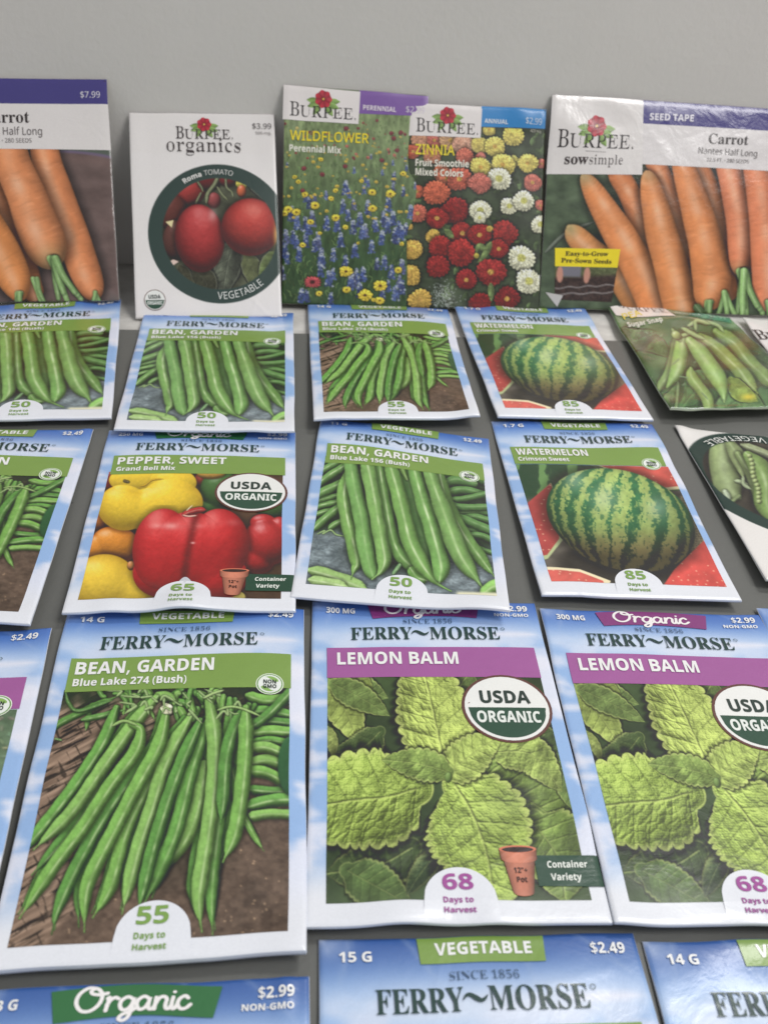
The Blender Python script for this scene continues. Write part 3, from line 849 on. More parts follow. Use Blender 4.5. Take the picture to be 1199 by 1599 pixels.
def art_pea():
    A = Art((0, 1, 0, 1), [(944, 471), (1140, 497), (1046, 640), (1279, 633)], (930, 460, .2243), 240, 300)
    X, Y = A.X, A.Y
    A.c = np.array([38, 62, 34]) + fbm(X / 160, Y / 90, 3, 4)[..., None] * np.array([58, 74, 48])
    for i, (p, w, c) in enumerate([([(300, 330), (420, 340), (560, 430)], 60, (92, 120, 66)), ([(150, 250), (280, 300), (460, 260)], 70, (62, 92, 50)), ([(560, 850), (800, 640), (1100, 860)], 130, (74, 116, 60)),
                                   ([(900, 860), (1050, 740), (1260, 840)], 100, (88, 130, 70)), ([(430, 800), (560, 700), (640, 560)], 60, (80, 116, 60)), ([(1000, 300), (1150, 480), (1300, 560)], 90, (70, 100, 56))]):
        A.leaf(p, w, c, i + 2, depth=0, relief=.35, hi=(130, 160, 100), nv=5)
    P = (132, 174, 84)
    A.tube([(560, 860), (585, 700), (600, 560)], 14, (110, 140, 80), 3)
    A.tube([(590, 310), (575, 400), (520, 540), (440, 640), (430, 690)], 34, (120, 150, 84), 4, taper=(.5, .5))
    A.tube([(860, 270), (960, 330), (1060, 450), (1200, 580), (1300, 680)], 46, (118, 148, 72), 2, taper=(.5, .5))
    A.tube([(760, 300), (860, 380), (960, 470), (1060, 570), (1170, 690)], 46, (132, 160, 76), 5, taper=(.5, .5))
    A.leaf([(980, 600), (1060, 680), (1180, 740)], 60, (140, 166, 66), 4, depth=0, relief=.3, hi=(160, 180, 90))
    A.mix(np.exp(-(((X - 1115) / 44) ** 2 + ((Y - 712) / 20) ** 2)) * .85, (226, 200, 50))
    A.tube([(640, 330, .8), (625, 430, 1.05), (590, 530, .95), (500, 640, .12)], 60, P, 6, hk=.35, hw=.3)
    A.tube([(690, 330, .6), (760, 410, 1), (840, 520, 1.1), (910, 620, 1.05), (940, 700, .5), (950, 748, .08)], 52, (140, 184, 90), 7, hk=.35, hw=.3)
    A.tube([(695, 515, .3), (700, 570, 1), (760, 650, 1.), (820, 740, 1.1), (840, 830, 1)], 42, (138, 172, 84), 8, hk=.3)
    for p in ([(570, 250), (600, 300), (640, 330)], [(620, 300), (700, 280), (740, 300)], [(640, 250), (720, 290), (800, 320)], [(680, 240), (760, 215), (860, 230), (920, 280)], [(730, 260), (730, 215), (820, 230)]):
        A.tube(p, 13, (150, 176, 110), 3, hk=.2)
    A.lumps([(600, 290, 40, 26, 30, 1)], (160, 180, 104))
    for i in range(16):
        r = random.Random(i)
        x, y = r.uniform(150, 1150), r.uniform(200, 850)
        A.tube([(x, y), (x + r.uniform(-90, 90), y + r.uniform(-30, 60))], 4, (120, 150, 104), i, hk=0, shadow=.1, tex=0)
    return A


def art_peaorg():
    quad = [(1054, 666), (1298, 696), (1206, 930), (1515, 951)]
    A = Art((0, 1, 0, 1), quad, (1040, 640, .2252), 260, 320)
    X, Y = A.X, A.Y
    A.fill((226, 222, 218))
    Hm = homog(quad, [(0, 0), (1, 0), (0, 1), (1, 1)])
    # ring: passes the left edge between these two sheet points
    u, v = .46, .39
    r = .54
    asp = .1134 / .0822
    A.cc = (u, v)
    A.ro = r
    A.ri = r * .83
    rr = np.hypot(A.U - u, (A.V - v) * asp)
    A.mix(np.clip((r - rr) * 260 + .5, 0, 1), (36, 58, 52))
    cc = A.c.copy()
    A.c = np.array([50, 46, 40]) + fbm(X / 60, Y / 60, 3, 3)[..., None] * np.array([26, 24, 20])
    G = (140, 158, 104)
    A.tube([(420, 240, .8), (400, 320, 1.05), (410, 440, 1.1), (440, 560, 1.05), (480, 630, .6), (520, 660, .2)], 88, G, 3, hk=.25, hw=.4, tex=.16)
    A.tube([(540, 260), (700, 320), (900, 420)], 30, (150, 160, 120), 3, taper=(0, 0))
    A.tube([(440, 220, .5), (500, 330, 1), (540, 430, .8), (545, 500, .2)], 54, (150, 168, 112), 4, hk=.3)
    A.tube([(510, 330, .6), (590, 480, .8), (650, 660, .8), (700, 760, .6)], 40, (132, 152, 96), 5)
    A.tube([(580, 340, .5), (660, 440, 1.1), (700, 560, 1.2), (710, 700, 1.2), (760, 820, .6)], 70, (126, 156, 84), 6)
    for i in range(12):
        f = i / 11
        A.lumps([(590 + 75 * f + 6 * math.sin(i), 345 + 350 * f, 20, 17, 20, 1)], (170, 188, 120), hk=.4, seed=i)
    A.tube([(490, 530), (540, 545), (580, 580)], 16, (160, 176, 136), 3)
    A.tube([(545, 500), (550, 560), (600, 600)], 13, (160, 176, 136), 3)
    A.tube([(420, 610, 1), (440, 650, 1.2), (450, 680, .6)], 18, (176, 190, 160), 3)
    A.tube([(470, 690), (500, 665), (530, 640)], 16, (120, 136, 90), 3)
    k = np.clip((A.ri - rr) * 260 + .5, 0, 1)[..., None]
    A.c = cc * (1 - k) + A.c * k
    return A


def sky_field(seed=0, deep=0.):
    """blue sky with clouds printed over a whole packet front"""
    nx, ny = 110, 160
    u, v = np.meshgrid((np.arange(nx) + .5) / nx, (np.arange(ny) + .5) / ny)
    top = np.array([78, 114, 184.]) * (1 - .1 * deep)
    mid = np.array([150, 182, 224.])
    low = np.array([224, 226, 232.])
    a = sm(.0, .16, v)[..., None]
    c = top * (1 - a) + mid * a
    side = sm(.1, .5, np.abs(u - .5))[..., None]
    glow = (np.exp(-((v - .155) / .055) ** 2) * (1 - .55 * sm(.2, .5, np.abs(u - .5))))[..., None]
    c = c * (1 - glow * .85) + np.array([214, 222, 236]) * glow * .85
    edge = (sm(.35, .5, np.abs(u - .5)) * sm(.14, .2, v))[..., None]
    bl = np.array([148, 179, 221.])
    c = c * (1 - edge) + bl * edge
    cl = fbm(u * 5 + .3 + seed * 0, v * 13, 21, 5)
    m = (sm(.50, .66, cl + .10 * sm(.6, 1, v) + .07 * (u > .5)) * sm(.05, .3, v))[..., None]
    c = c * (1 - m) + np.array([216, 220, 234]) * m
    c = np.where((np.abs(u - .5) < .3)[..., None] & (v > .3)[..., None], c, c)
    for cx, cy, rx, ry in ((.985, .415, .05, .035), (.04, .395, .06, .012), (.03, .62, .05, .012), (.96, .25, .05, .03), (.05, .77, .06, .018), (.85, .14, .12, .010)):
        f = np.hypot((u - cx) / rx, (v - cy) / ry) + .5 * (fbm(u * 14, v * 20, 5, 3) - .5)
        k = (sm(1.3, .6, f) * .75)[..., None]
        c = c * (1 - k) + np.array([226, 226, 236]) * k
    for a0, x0 in ((.7, .26), (-.25, .1), (.2, .62), (1.2, .8)):
        d = (u - x0) - a0 * v * 1.4
        k = (np.exp(-(d / .008) ** 2) * sm(.14, .02, v) * .22)[..., None]
        c = c * (1 - k) + 225 * k
    corner = (sm(.16, .0, u) * sm(.07, 0, v) * fbm(u * 30, v * 30, 8, 3))[..., None]
    c = c * (1 - corner) + np.array([226, 228, 234]) * corner
    b = sm(.80, .94, v)[..., None]
    return c * (1 - b) + low * b


def sample(img, nx, ny, box=None):
    """resample a colour field to an (ny+1)x(nx+1) vertex grid"""
    H_, W_, _ = img.shape
    fy = np.linspace(0, H_ - 1, ny + 1)
    fx = np.linspace(0, W_ - 1, nx + 1)
    kx = max(1, int(round(W_ / nx / 2)) * 2 - 1)
    if W_ / nx > 1.6:
        k = int(round(W_ / nx))
        p = np.pad(img, ((k // 2, k - 1 - k // 2), (k // 2, k - 1 - k // 2), (0, 0)), 'edge')
        cs = np.cumsum(np.cumsum(np.pad(p, ((1, 0), (1, 0), (0, 0))), 0), 1)
        img = (cs[k:, k:] - cs[:-k, k:] - cs[k:, :-k] + cs[:-k, :-k]) / k / k
    x0 = np.clip(np.floor(fx).astype(int), 0, W_ - 2)
    y0 = np.clip(np.floor(fy).astype(int), 0, H_ - 2)
    tx = (fx - x0)[None, :, None]
    ty = (fy - y0)[:, None, None]
    g = img
    return (g[y0][:, x0] * (1 - tx) + g[y0][:, x0 + 1] * tx) * (1 - ty) + (g[y0 + 1][:, x0] * (1 - tx) + g[y0 + 1][:, x0 + 1] * tx) * ty


# ------------------------------------------------------------------ materials
def new_mat(name):
    m = bpy.data.materials.new(name)
    m.use_nodes = True
    nt = m.node_tree
    return m, nt, nt.nodes['Principled BSDF']


def print_mat(name, rough, coat, bump, scale, spec=.5):
    m, nt, b = new_mat(name)
    N, Lk = nt.nodes, nt.links
    at = N.new('ShaderNodeAttribute')
    at.attribute_name = 'Col'
    tc = N.new('ShaderNodeTexCoord')
    gr = N.new('ShaderNodeTexNoise')
    gr.inputs['Scale'].default_value = 1800
    gr.inputs['Detail'].default_value = 2
    Lk.new(tc.outputs['Object'], gr.inputs['Vector'])
    mr = N.new('ShaderNodeMapRange')
    mr.inputs['To Min'].default_value = .93
    mr.inputs['To Max'].default_value = 1.07
    Lk.new(gr.outputs['Fac'], mr.inputs['Value'])
    mx = N.new('ShaderNodeVectorMath')
    mx.operation = 'SCALE'
    Lk.new(at.outputs['Color'], mx.inputs[0])
    Lk.new(mr.outputs[0], mx.inputs['Scale'])
    Lk.new(mx.outputs[0], b.inputs['Base Color'])
    n1 = N.new('ShaderNodeTexNoise')
    n1.inputs['Scale'].default_value = scale
    n1.inputs['Detail'].default_value = 5
    n1.inputs['Roughness'].default_value = .55
    n1.inputs['Distortion'].default_value = .6
    Lk.new(tc.outputs['Object'], n1.inputs['Vector'])
    bp = N.new('ShaderNodeBump')
    bp.inputs['Strength'].default_value = bump
    bp.inputs['Distance'].default_value = .001
    Lk.new(n1.outputs['Fac'], bp.inputs['Height'])
    Lk.new(bp.outputs['Normal'], b.inputs['Normal'])
    b.inputs['Roughness'].default_value = rough
    b.inputs['Specular IOR Level'].default_value = spec
    b.inputs['Coat Weight'].default_value = coat
    b.inputs['Coat Roughness'].default_value = .18
    Lk.new(bp.outputs['Normal'], b.inputs['Coat Normal'])
    return m


M_SATIN = print_mat('satin_printed_paper', .36, .4, .34, 60)
M_CARD = print_mat('smooth_printed_paper', .38, .3, .28, 50)
M_FILM = print_mat('glossy_printed_film', .26, .45, .5, 60)


def surf_mat(name, c0, c1, scale, rough, bump, bscale, stretch=(1, 1, 1), specks=0.):
    m, nt, b = new_mat(name)
    N, Lk = nt.nodes, nt.links
    tc = N.new('ShaderNodeTexCoord')
    mp = N.new('ShaderNodeMapping')
    mp.inputs['Scale'].default_value = stretch
    Lk.new(tc.outputs['Object'], mp.inputs['Vector'])
    n = N.new('ShaderNodeTexNoise')
    n.inputs['Scale'].default_value = scale
    n.inputs['Detail'].default_value = 8
    n.inputs['Roughness'].default_value = .6
    Lk.new(mp.outputs[0], n.inputs['Vector'])
    r = N.new('ShaderNodeValToRGB')
    r.color_ramp.elements[0].position = .3
    r.color_ramp.elements[1].position = .7
    r.color_ramp.elements[0].color = (*c0, 1)
    r.color_ramp.elements[1].color = (*c1, 1)
    Lk.new(n.outputs['Fac'], r.inputs['Fac'])
    out = r.outputs['Color']
    if specks:
        v = N.new('ShaderNodeTexVoronoi')
        v.inputs['Scale'].default_value = 75
        Lk.new(tc.outputs['Object'], v.inputs['Vector'])
        r2 = N.new('ShaderNodeValToRGB')
        r2.color_ramp.elements[0].position = .035
        r2.color_ramp.elements[1].position = .06
        r2.color_ramp.elements[0].color = (1 - specks,) * 3 + (1,)
        r2.color_ramp.elements[1].color = (1, 1, 1, 1)
        Lk.new(v.outputs['Distance'], r2.inputs['Fac'])
        mm = N.new('ShaderNodeMix')
        mm.data_type = 'RGBA'
        mm.blend_type = 'MULTIPLY'
        mm.inputs['Factor'].default_value = 1
        Lk.new(out, mm.inputs['A'])
        Lk.new(r2.outputs['Color'], mm.inputs['B'])
        out = mm.outputs['Result']
    Lk.new(out, b.inputs['Base Color'])
    n2 = N.new('ShaderNodeTexNoise')
    n2.inputs['Scale'].default_value = bscale
    n2.inputs['Detail'].default_value = 6
    Lk.new(tc.outputs['Object'], n2.inputs['Vector'])
    bp = N.new('ShaderNodeBump')
    bp.inputs['Strength'].default_value = bump
    bp.inputs['Distance'].default_value = .001
    Lk.new(n2.outputs['Fac'], bp.inputs['Height'])
    Lk.new(bp.outputs['Normal'], b.inputs['Normal'])
    b.inputs['Roughness'].default_value = rough
    return m


M_BOARD = surf_mat('grey_coated_board', (.114, .115, .106), (.136, .137, .127), 5, .5, .12, 500, specks=.5)
M_BOARDEDGE = surf_mat('grey_board_edge', (.1, .1, .1), (.14, .14, .14), 60, .6, .2, 500)
M_STONE = surf_mat('grey_concrete', (.42, .405, .38), (.72, .70, .665), 38, .55, .35, 140, stretch=(1, 1.6, 1))
M_WALL = surf_mat('painted_grey_panel', (.665, .635, .61), (.695, .665, .64), 14, .6, .18, 300)


# ------------------------------------------------------------------ mesh helpers
class MB:
    def __init__(s):
        s.v, s.f, s.c, s.n = [], [], [], 0

    def add(s, V, F, C):
        V = np.asarray(V, float)
        C = np.asarray(C, float)
        if C.ndim == 1:
            C = np.tile(C, (len(V), 1))
        for k in (3, 4):
            fk = [f for f in F if len(f) == k] if not isinstance(F, np.ndarray) else (F if F.shape[1] == k else [])
            if len(fk):
                s.f.append(np.asarray(fk, np.int64) + s.n)
        s.v.append(V)
        s.c.append(C)
        s.n += len(V)

    def build(s, name, mat, parent=None, smooth=True):
        V = np.concatenate(s.v)
        C = np.concatenate(s.c)
        me = bpy.data.meshes.new(name)
        me.vertices.add(len(V))
        me.vertices.foreach_set('co', V.astype(np.float32).ravel())
        idx = np.concatenate([f.ravel() for f in s.f])
        cnt = np.concatenate([np.full(len(f), f.shape[1]) for f in s.f])
        me.loops.add(len(idx))
        me.loops.foreach_set('vertex_index', idx.astype(np.int32))
        me.polygons.add(len(cnt))
        me.polygons.foreach_set('loop_start', np.r_[0, np.cumsum(cnt)[:-1]].astype(np.int32))
        try:
            me.polygons.foreach_set('loop_total', cnt.astype(np.int32))
        except Exception:
            pass
        me.polygons.foreach_set('use_smooth', np.full(len(cnt), smooth))
        me.update(calc_edges=True)
        me.validate()
        a = me.color_attributes.new('Col', 'FLOAT_COLOR', 'POINT')
        a.data.foreach_set('color', np.c_[C, np.ones(len(C))].astype(np.float32).ravel())
        me.materials.append(mat)
        o = bpy.data.objects.new(name, me)
        COL.objects.link(o)
        if parent:
            o.parent = parent
        return o


def gridf(nx, ny, base=0):
    i = np.arange(nx)[None, :] + (nx + 1) * np.arange(ny)[:, None]
    i = i.ravel() + base
    return np.stack([i, i + nx + 1, i + nx + 2, i + 1], 1)


# ------------------------------------------------------------------ lettering
FD = os.path.join(bpy.utils.resource_path('LOCAL'), 'datafiles', 'fonts')
try:
    F_MATH = bpy.data.fonts.load(os.path.join(FD, 'NotoSansMath-Regular.woff2'))
except Exception:
    F_MATH = None
STY = {'bold': (0x1D400, 0x1D41A, 0x1D7CE), 'sansb': (0x1D5D4, 0x1D5EE, 0x1D7EC), 'sans': (0x1D5A0, 0x1D5BA, 0x1D7E2)}
_tc = {}
_tz = {}


def glyphs(txt, sty):
    """style: serif (bold serif), serifl (thin), sansb, sans, sansx (extra heavy)"""
    key = (txt, sty)
    if key in _tc:
        return _tc[key]
    k = {'serif': 'bold', 'serifl': 'bold', 'serifb': 'bold', 'sansb': 'sansb', 'sans': 'sans', 'sansx': 'sansb', 'sansm': 'sans'}[sty]
    u, l, d = STY[k]
    out = ''
    if F_MATH:
        for ch in txt:
            if 'A' <= ch <= 'Z':
                out += chr(u + ord(ch) - 65)
            elif 'a' <= ch <= 'z':
                out += chr(l + ord(ch) - 97)
            elif ch.isdigit():
                out += chr(d + ord(ch) - 48)
            else:
                out += ch
    else:
        out = txt
    c = bpy.data.curves.new('lettering', 'FONT')
    if F_MATH:
        c.font = F_MATH
    c.body = out
    c.resolution_u = 3
    o = bpy.data.objects.new('lettering', c)
    COL.objects.link(o)
    dg = bpy.context.evaluated_depsgraph_get()
    me = bpy.data.meshes.new_from_object(o.evaluated_get(dg))
    V = np.empty(len(me.vertices) * 3)
    me.vertices.foreach_get('co', V)
    V = V.reshape(-1, 3)[:, :2]
    me.calc_loop_triangles()
    F = [tuple(p.vertices) for p in me.loop_triangles]
    bpy.data.objects.remove(o)
    bpy.data.curves.remove(c)
    bpy.data.meshes.remove(me)
    T = np.array(F, np.int64)
    ar = (V[T[:, 1], 0] - V[T[:, 0], 0]) * (V[T[:, 2], 1] - V[T[:, 0], 1]) - (V[T[:, 2], 0] - V[T[:, 0], 0]) * (V[T[:, 1], 1] - V[T[:, 0], 1])
    T[ar < 0] = T[ar < 0][:, ::-1]
    T = T[np.abs(ar) > 2e-5]
    if sty == 'serifl':        # lighter weight: draw the upright strokes in
        E = {}
        for t in T.tolist():
            for i in range(3):
                E[(t[i], t[(i + 1) % 3])] = 1
        N_ = np.zeros_like(V)
        for (i, j) in E:
            if (j, i) not in E:
                d = V[j] - V[i]
                n = np.array([d[1], -d[0]])
                N_[i] += n
                N_[j] += n
        N_ /= np.hypot(N_[:, 0], N_[:, 1])[:, None] + 1e-6
        V = V - N_ * np.array([.021, .0])
    Z = np.zeros(len(V))
    e = {'sansx': .018, 'sansm': .02, 'serifb': .014, 'sansb': .012}.get(sty, 0)
    if e:
        V0, T0 = V, T
        V, T, Z = V0, T0, Z
        for k, (dx, dy) in enumerate(((e, 0), (e / 2, e * .7), (e / 2, -e * .7))):
            T = np.r_[T, T0 + len(V)]
            V = np.r_[V, V0 + np.array([dx, dy])]
            Z = np.r_[Z, np.full(len(V0), (k + 1) * .000006)]
    _tz[key] = Z
    _tc[key] = (V, T)
    return _tc[key]


def cap(sty):
    V, _ = glyphs('H', sty)
    return V[:, 1].max()


ORG = [[(1.7, 2.75), (.95, 2.8), (.25, 2.1), (.1, 1.1), (.6, .25), (1.4, .2), (2.1, .95), (2.25, 2.0), (1.75, 2.7), (1.25, 2.45), (1.45, 2.1), (2.1, 2.0), (2.75, 2.15)],
       [(2.75, 1.5), (2.95, 1.65), (2.85, 1.0), (2.72, .12)], [(2.75, .7), (3.05, 1.35), (3.45, 1.62), (3.75, 1.45)],
       [(5.0, 1.4), (4.55, 1.65), (4.05, 1.3), (3.92, .7), (4.2, .18), (4.7, .35), (5.0, .95), (5.1, 1.55), (4.98, .5), (4.75, -.6), (4.3, -1.0), (3.95, -.8), (4.2, -.35), (4.9, .0), (5.5, .5)],
       [(6.4, 1.4), (5.98, 1.65), (5.5, 1.3), (5.38, .7), (5.65, .18), (6.1, .35), (6.4, .95), (6.5, 1.55), (6.4, .7), (6.5, .2), (6.8, .25), (7.0, .7)],
       [(7.05, 1.55), (7.0, .9), (6.95, .12)], [(7.0, .7), (7.3, 1.4), (7.7, 1.6), (7.98, 1.3), (7.9, .6), (8.0, .2), (8.25, .25), (8.45, .7)],
       [(8.55, 1.55), (8.45, .75), (8.5, .2), (8.75, .25), (8.95, .7)], [(8.62, 2.1), (8.66, 2.16)],
       [(9.9, 1.35), (9.6, 1.65), (9.12, 1.3), (8.98, .7), (9.25, .18), (9.7, .2), (10.15, .65)]]
SWASH = [[(0, .35, .25), (.5, .85, .8), (1.1, .95, 1.1), (1.9, .55, 1.5), (2.6, .25, 1.1), (3.2, .45, .8), (3.6, .85, .25)]]


def ribbon(strokes, w):
    V, F = [], []
    n0 = 0
    zz = 0
    for st in strokes:
        P = catmull(st, 6)
        d = np.gradient(P[:, :2], axis=0)
        d /= np.hypot(d[:, 0], d[:, 1])[:, None] + 1e-9
        ww = w * (P[:, 2] if P.shape[1] == 3 else np.ones(len(P)))[:, None]
        n = np.c_[-d[:, 1], d[:, 0]] * ww / 2
        # round ends
        a, b = P[0, :2] - d[0] * ww[0] * .35, P[-1, :2] + d[-1] * ww[-1] * .35
        Lf = np.vstack([a + n[0] * .5, P[:, :2] + n, b + n[-1] * .5])
        Rt = np.vstack([a - n[0] * .5, P[:, :2] - n, b - n[-1] * .5])
        m = len(Lf)
        for i in range(m):
            V.append((*Lf[i], zz + i * .02))
            V.append((*Rt[i], zz + i * .02))
        for i in range(m - 1):
            k = n0 + 2 * i
            F.append((k, k + 1, k + 3, k + 2))
        n0 += 2 * m
        zz += m * .02
    return np.array(V), np.array(F, np.int64)


# ------------------------------------------------------------------ one seed packet
class Packet:
    def __init__(s, name, label, group, corners, mat, pillow=.0012, bumps=(), thick=(.0006, .0012), lean=False, seed=0, wr=.00008, cat='seed packet', edge=.0016, wob=.0022):
        c = [np.array(p, float) for p in corners]   # TL TR BL BR in the room
        s.mat, s.seed, s.pillow, s.bumps, s.thick, s.wr, s.wob = mat, seed, pillow, bumps, thick, wr, wob
        ex = c[3] - c[2]
        if lean:
            o = (c[2] + c[3]) / 2
            x = ex / np.linalg.norm(ex)
            yv = (c[0] + c[1]) / 2 - o
            y = yv - x * yv.dot(x)
            y /= np.linalg.norm(y)
            z = np.cross(x, y)
        else:
            o = sum(c) / 4
            o[2] = 0
            x = np.array([ex[0], ex[1], 0])
            x /= np.linalg.norm(x)
            z = np.array([0, 0, 1.])
            y = np.cross(z, x)
        R = np.stack([x, y, z], 1)
        s.root = bpy.data.objects.new(name, None)
        s.root.empty_display_size = .02
        COL.objects.link(s.root)
        Mx = Matrix(R.tolist()).to_4x4()
        Mx.translation = o.tolist()
        s.root.matrix_world = Mx
        s.root['label'] = label
        s.root['category'] = cat
        if group:
            s.root['group'] = group
        s.L = [R.T @ (p - o) for p in c]
        s.W = np.linalg.norm(c[3] - c[2])
        s.asp = np.linalg.norm((c[0] + c[1]) / 2 - (c[2] + c[3]) / 2) / s.W
        px = []
        for p in c:
            D = p - np.array([0, 0, CAM_H])
            zc = D @ FW
            px.append((600 + FPX * (D @ R2) / zc, 800 - FPX * (D @ U2) / zc))
        s.H = homog(px, [(0, 0), (1, 0), (0, 1), (1, 1)])
        s.eps = 0

    def height(s, u, v):
        uu = np.clip(u, 0, 1)
        vv = np.clip(v, 0, 1)
        e = np.minimum(np.minimum(uu, 1 - uu), np.minimum(vv, 1 - vv) * s.asp)
        rim = np.sqrt(np.clip(1 - (1 - np.clip(e / .02, 0, 1)) ** 2, 0, 1))
        p = (1 - np.abs(2 * uu - 1) ** 2.6) * (np.sin(np.pi * np.clip(vv * .93 + .07 * vv * vv, 0, 1)) ** 1.1)
        h = s.pillow * p + (rim - 1) * .00045
        for (bu, bv, su, sv, am) in s.bumps:
            h = h + am * np.exp(-((uu - bu) / su) ** 2 - ((vv - bv) / sv) ** 2)
        rg = random.Random(s.seed * 7 + 1)
        for _ in range(5):          # lifted, wavy rim
            a0, am, sw = rg.random(), rg.uniform(.0003, .0013), rg.uniform(.07, .16)
            if rg.random() < .5:
                h = h + am * np.exp(-((vv - a0) / sw) ** 2) * sm(.16, .0, uu if rg.random() < .5 else 1 - uu)
            else:
                h = h + am * np.exp(-((uu - a0) / sw) ** 2) * sm(.13, .0, 1 - vv if rg.random() < .7 else vv)
        for _ in range(4):          # soft creases
            cu, cv, an, ln = rg.random(), rg.random(), rg.uniform(0, 3.1), rg.uniform(.1, .3)
            dx, dy = (uu - cu), (vv - cv) * s.asp
            al, ac = dx * math.cos(an) + dy * math.sin(an), -dx * math.sin(an) + dy * math.cos(an)
            h = h + .00009 * np.exp(-(ac / .014) ** 2) * np.exp(-(al / ln) ** 2)
        k = sm(0, .05, e)
        w = vnoise(uu * 5 + s.seed * 3.1, vv * 7 + s.seed, s.seed) - .5
        w2 = vnoise(uu * 3 + vv * 9 + s.seed, vv * 3 - uu * 2, s.seed + 5) - .5
        h = h + (w * 3 + w2 * 4) * s.wr * (.35 + .65 * k)
        return h

    def P(s, u, v, off=0.):
        u = np.asarray(u, float)
        v = np.asarray(v, float)
        ue = u + s.wob * (vnoise(v * 7 + s.seed, v * 0 + s.seed, s.seed + 3) - .5) * np.clip(np.abs(2 * u - 1) * 1.2 - .2, 0, 1) * 2
        ve = v + s.wob * (vnoise(u * 6 + s.seed, u * 0 + 2, s.seed + 4) - .5) * np.clip(np.abs(2 * v - 1) * 1.2 - .2, 0, 1) * 2
        a, b, c, d = s.L
        ue, ve = ue[..., None], ve[..., None]
        X = (a * (1 - ue) + b * ue) * (1 - ve) + (c * (1 - ue) + d * ue) * ve
        X[..., 2] += s.height(u, v) + off
        return X

    # body: printed front, folded edges, back
    def pouch(s, img, nx, ny, side=(226, 226, 226), rect_img=None, name='pouch'):
        b = MB()
        u = np.linspace(0, 1, nx + 1)
        v = np.linspace(0, 1, ny + 1)
        # finer rows near the rim so that the fold reads
        u = np.sort(np.r_[u[1:-1], 0, .005, .012, .988, .995, 1])
        v = np.sort(np.r_[v[1:-1], 0, .004, .009, .991, .996, 1])
        nx, ny = len(u) - 1, len(v) - 1
        U, V = np.meshgrid(u, v)
        if img is None or (isinstance(img, tuple)):
            c = np.tile(ink(img if img else (226, 224, 222)), ((nx + 1) * (ny + 1), 1))
        else:
            H_, W_, _ = img.shape
            x = U * (W_ - 1)
            y = V * (H_ - 1)
            x0 = np.clip(x.astype(int), 0, W_ - 2)
            y0 = np.clip(y.astype(int), 0, H_ - 2)
            tx, ty = (x - x0)[..., None], (y - y0)[..., None]
            q = (img[y0, x0] * (1 - tx) + img[y0, x0 + 1] * tx) * (1 - ty) + (img[y0 + 1, x0] * (1 - tx) + img[y0 + 1, x0 + 1] * tx) * ty
            c = ink(q).reshape(-1, 3)
        b.add(s.P(U, V).reshape(-1, 3), gridf(nx, ny), c)
        ring = [(j, 0) for j in range(nx + 1)] + [(nx, i) for i in range(1, ny + 1)] + [(j, ny) for j in range(nx - 1, -1, -1)] + [(0, i) for i in range(ny - 1, 0, -1)]
        ru = np.array([u[j] for j, i in ring])
        rv = np.array([v[i] for j, i in ring])
        top = s.P(ru, rv)
        t = s.thick[0] + (s.thick[1] - s.thick[0]) * sm(.7, 1, rv)
        lo = s.P(ru, rv)
        lo[:, 2] -= t
        out = np.c_[(ru > .999) * 1. - (ru < .001) * 1., (rv < .001) * 1. - (rv > .999) * 1.]
        mid = (top + lo) / 2
        mid[:, :2] += out * .00018
        m = len(ring)
        ins = lo.copy()
        ins[:, :2] *= .97
        cen = ins.mean(0)
        V3 = np.vstack([top, mid, lo, cen[None]])
        F = []
        for i in range(m):
            k = (i + 1) % m
            F += [(i, k, m + k, m + i), (m + i, m + k, 2 * m + k, 2 * m + i)]
        F4 = np.array(F)
        F3 = np.array([(2 * m + i, 2 * m + (i + 1) % m, 3 * m) for i in range(m)])
        n0 = b.n
        b.add(V3, F4, ink(side))
        b.f.append(F3 + n0)
        s.body = b.build(name, s.mat, s.root)
        return s.body

    def tick(s):
        s.eps += 1
        return .000004 * s.eps

    def grid_img(s, img, rect, nx, ny, off, name='picture', parent=None):
        u = np.linspace(rect[0], rect[1], nx + 1)
        v = np.linspace(rect[2], rect[3], ny + 1)
        U, V = np.meshgrid(u, v)
        b = MB()
        b.add(s.P(U, V, off).reshape(-1, 3), gridf(nx, ny), ink(sample(img, nx, ny)).reshape(-1, 3))
        return b.build(name, s.mat, parent or s.root)

    def warp(s, b, fn, nx, ny, off, col):
        """a patch; fn maps the unit square to (u, v)"""
        a, c = np.meshgrid(np.linspace(0, 1, nx + 1), np.linspace(0, 1, ny + 1))
        u, v = fn(a, c)
        cc = ink(col(a, c).reshape(-1, 3)) if callable(col) else ink(col)
        if callable(off):
            off = off(a, c)
        b.add(s.P(u, v, off).reshape(-1, 3), gridf(nx, ny), cc)

    def quad(s, b, pts, off, col, nx=24, ny=10):
        """pts: TL TR BR BL in uv"""
        p = [np.array(q, float) for q in pts]
        s.warp(b, lambda a, c: tuple((p[0][k] * (1 - a) + p[1][k] * a) * (1 - c) + (p[3][k] * (1 - a) + p[2][k] * a) * c for k in (0, 1)), nx, ny, off, col)

    def disc(s, b, cu, cv, r, off, col, a0=0, a1=360, r0=0., n=48, m=6, sx=1., wob=None):
        def fn(a, c):
            t = np.radians(a0 + (a1 - a0) * a)
            q = r0 + (r - r0) * c
            if wob:
                q = q * (1 + wob[0] * np.cos(wob[1] * t) * c)
            return cu + q * np.cos(t) * sx, cv - q * np.sin(t) / s.asp
        s.warp(b, fn, n, m, off, col)

    def half(s, b, cu, cv, r, off, col, up=True, flat=0.):
        """half disc with a straight side"""
        def fn(a, c):
            x = -1 + 2 * a
            y = np.sqrt(np.clip(1 - x * x, 0, 1)) * c
            return cu + r * x, cv + (-1 if up else 1) * r * y / s.asp
        s.warp(b, fn, 44, 26, off, col)

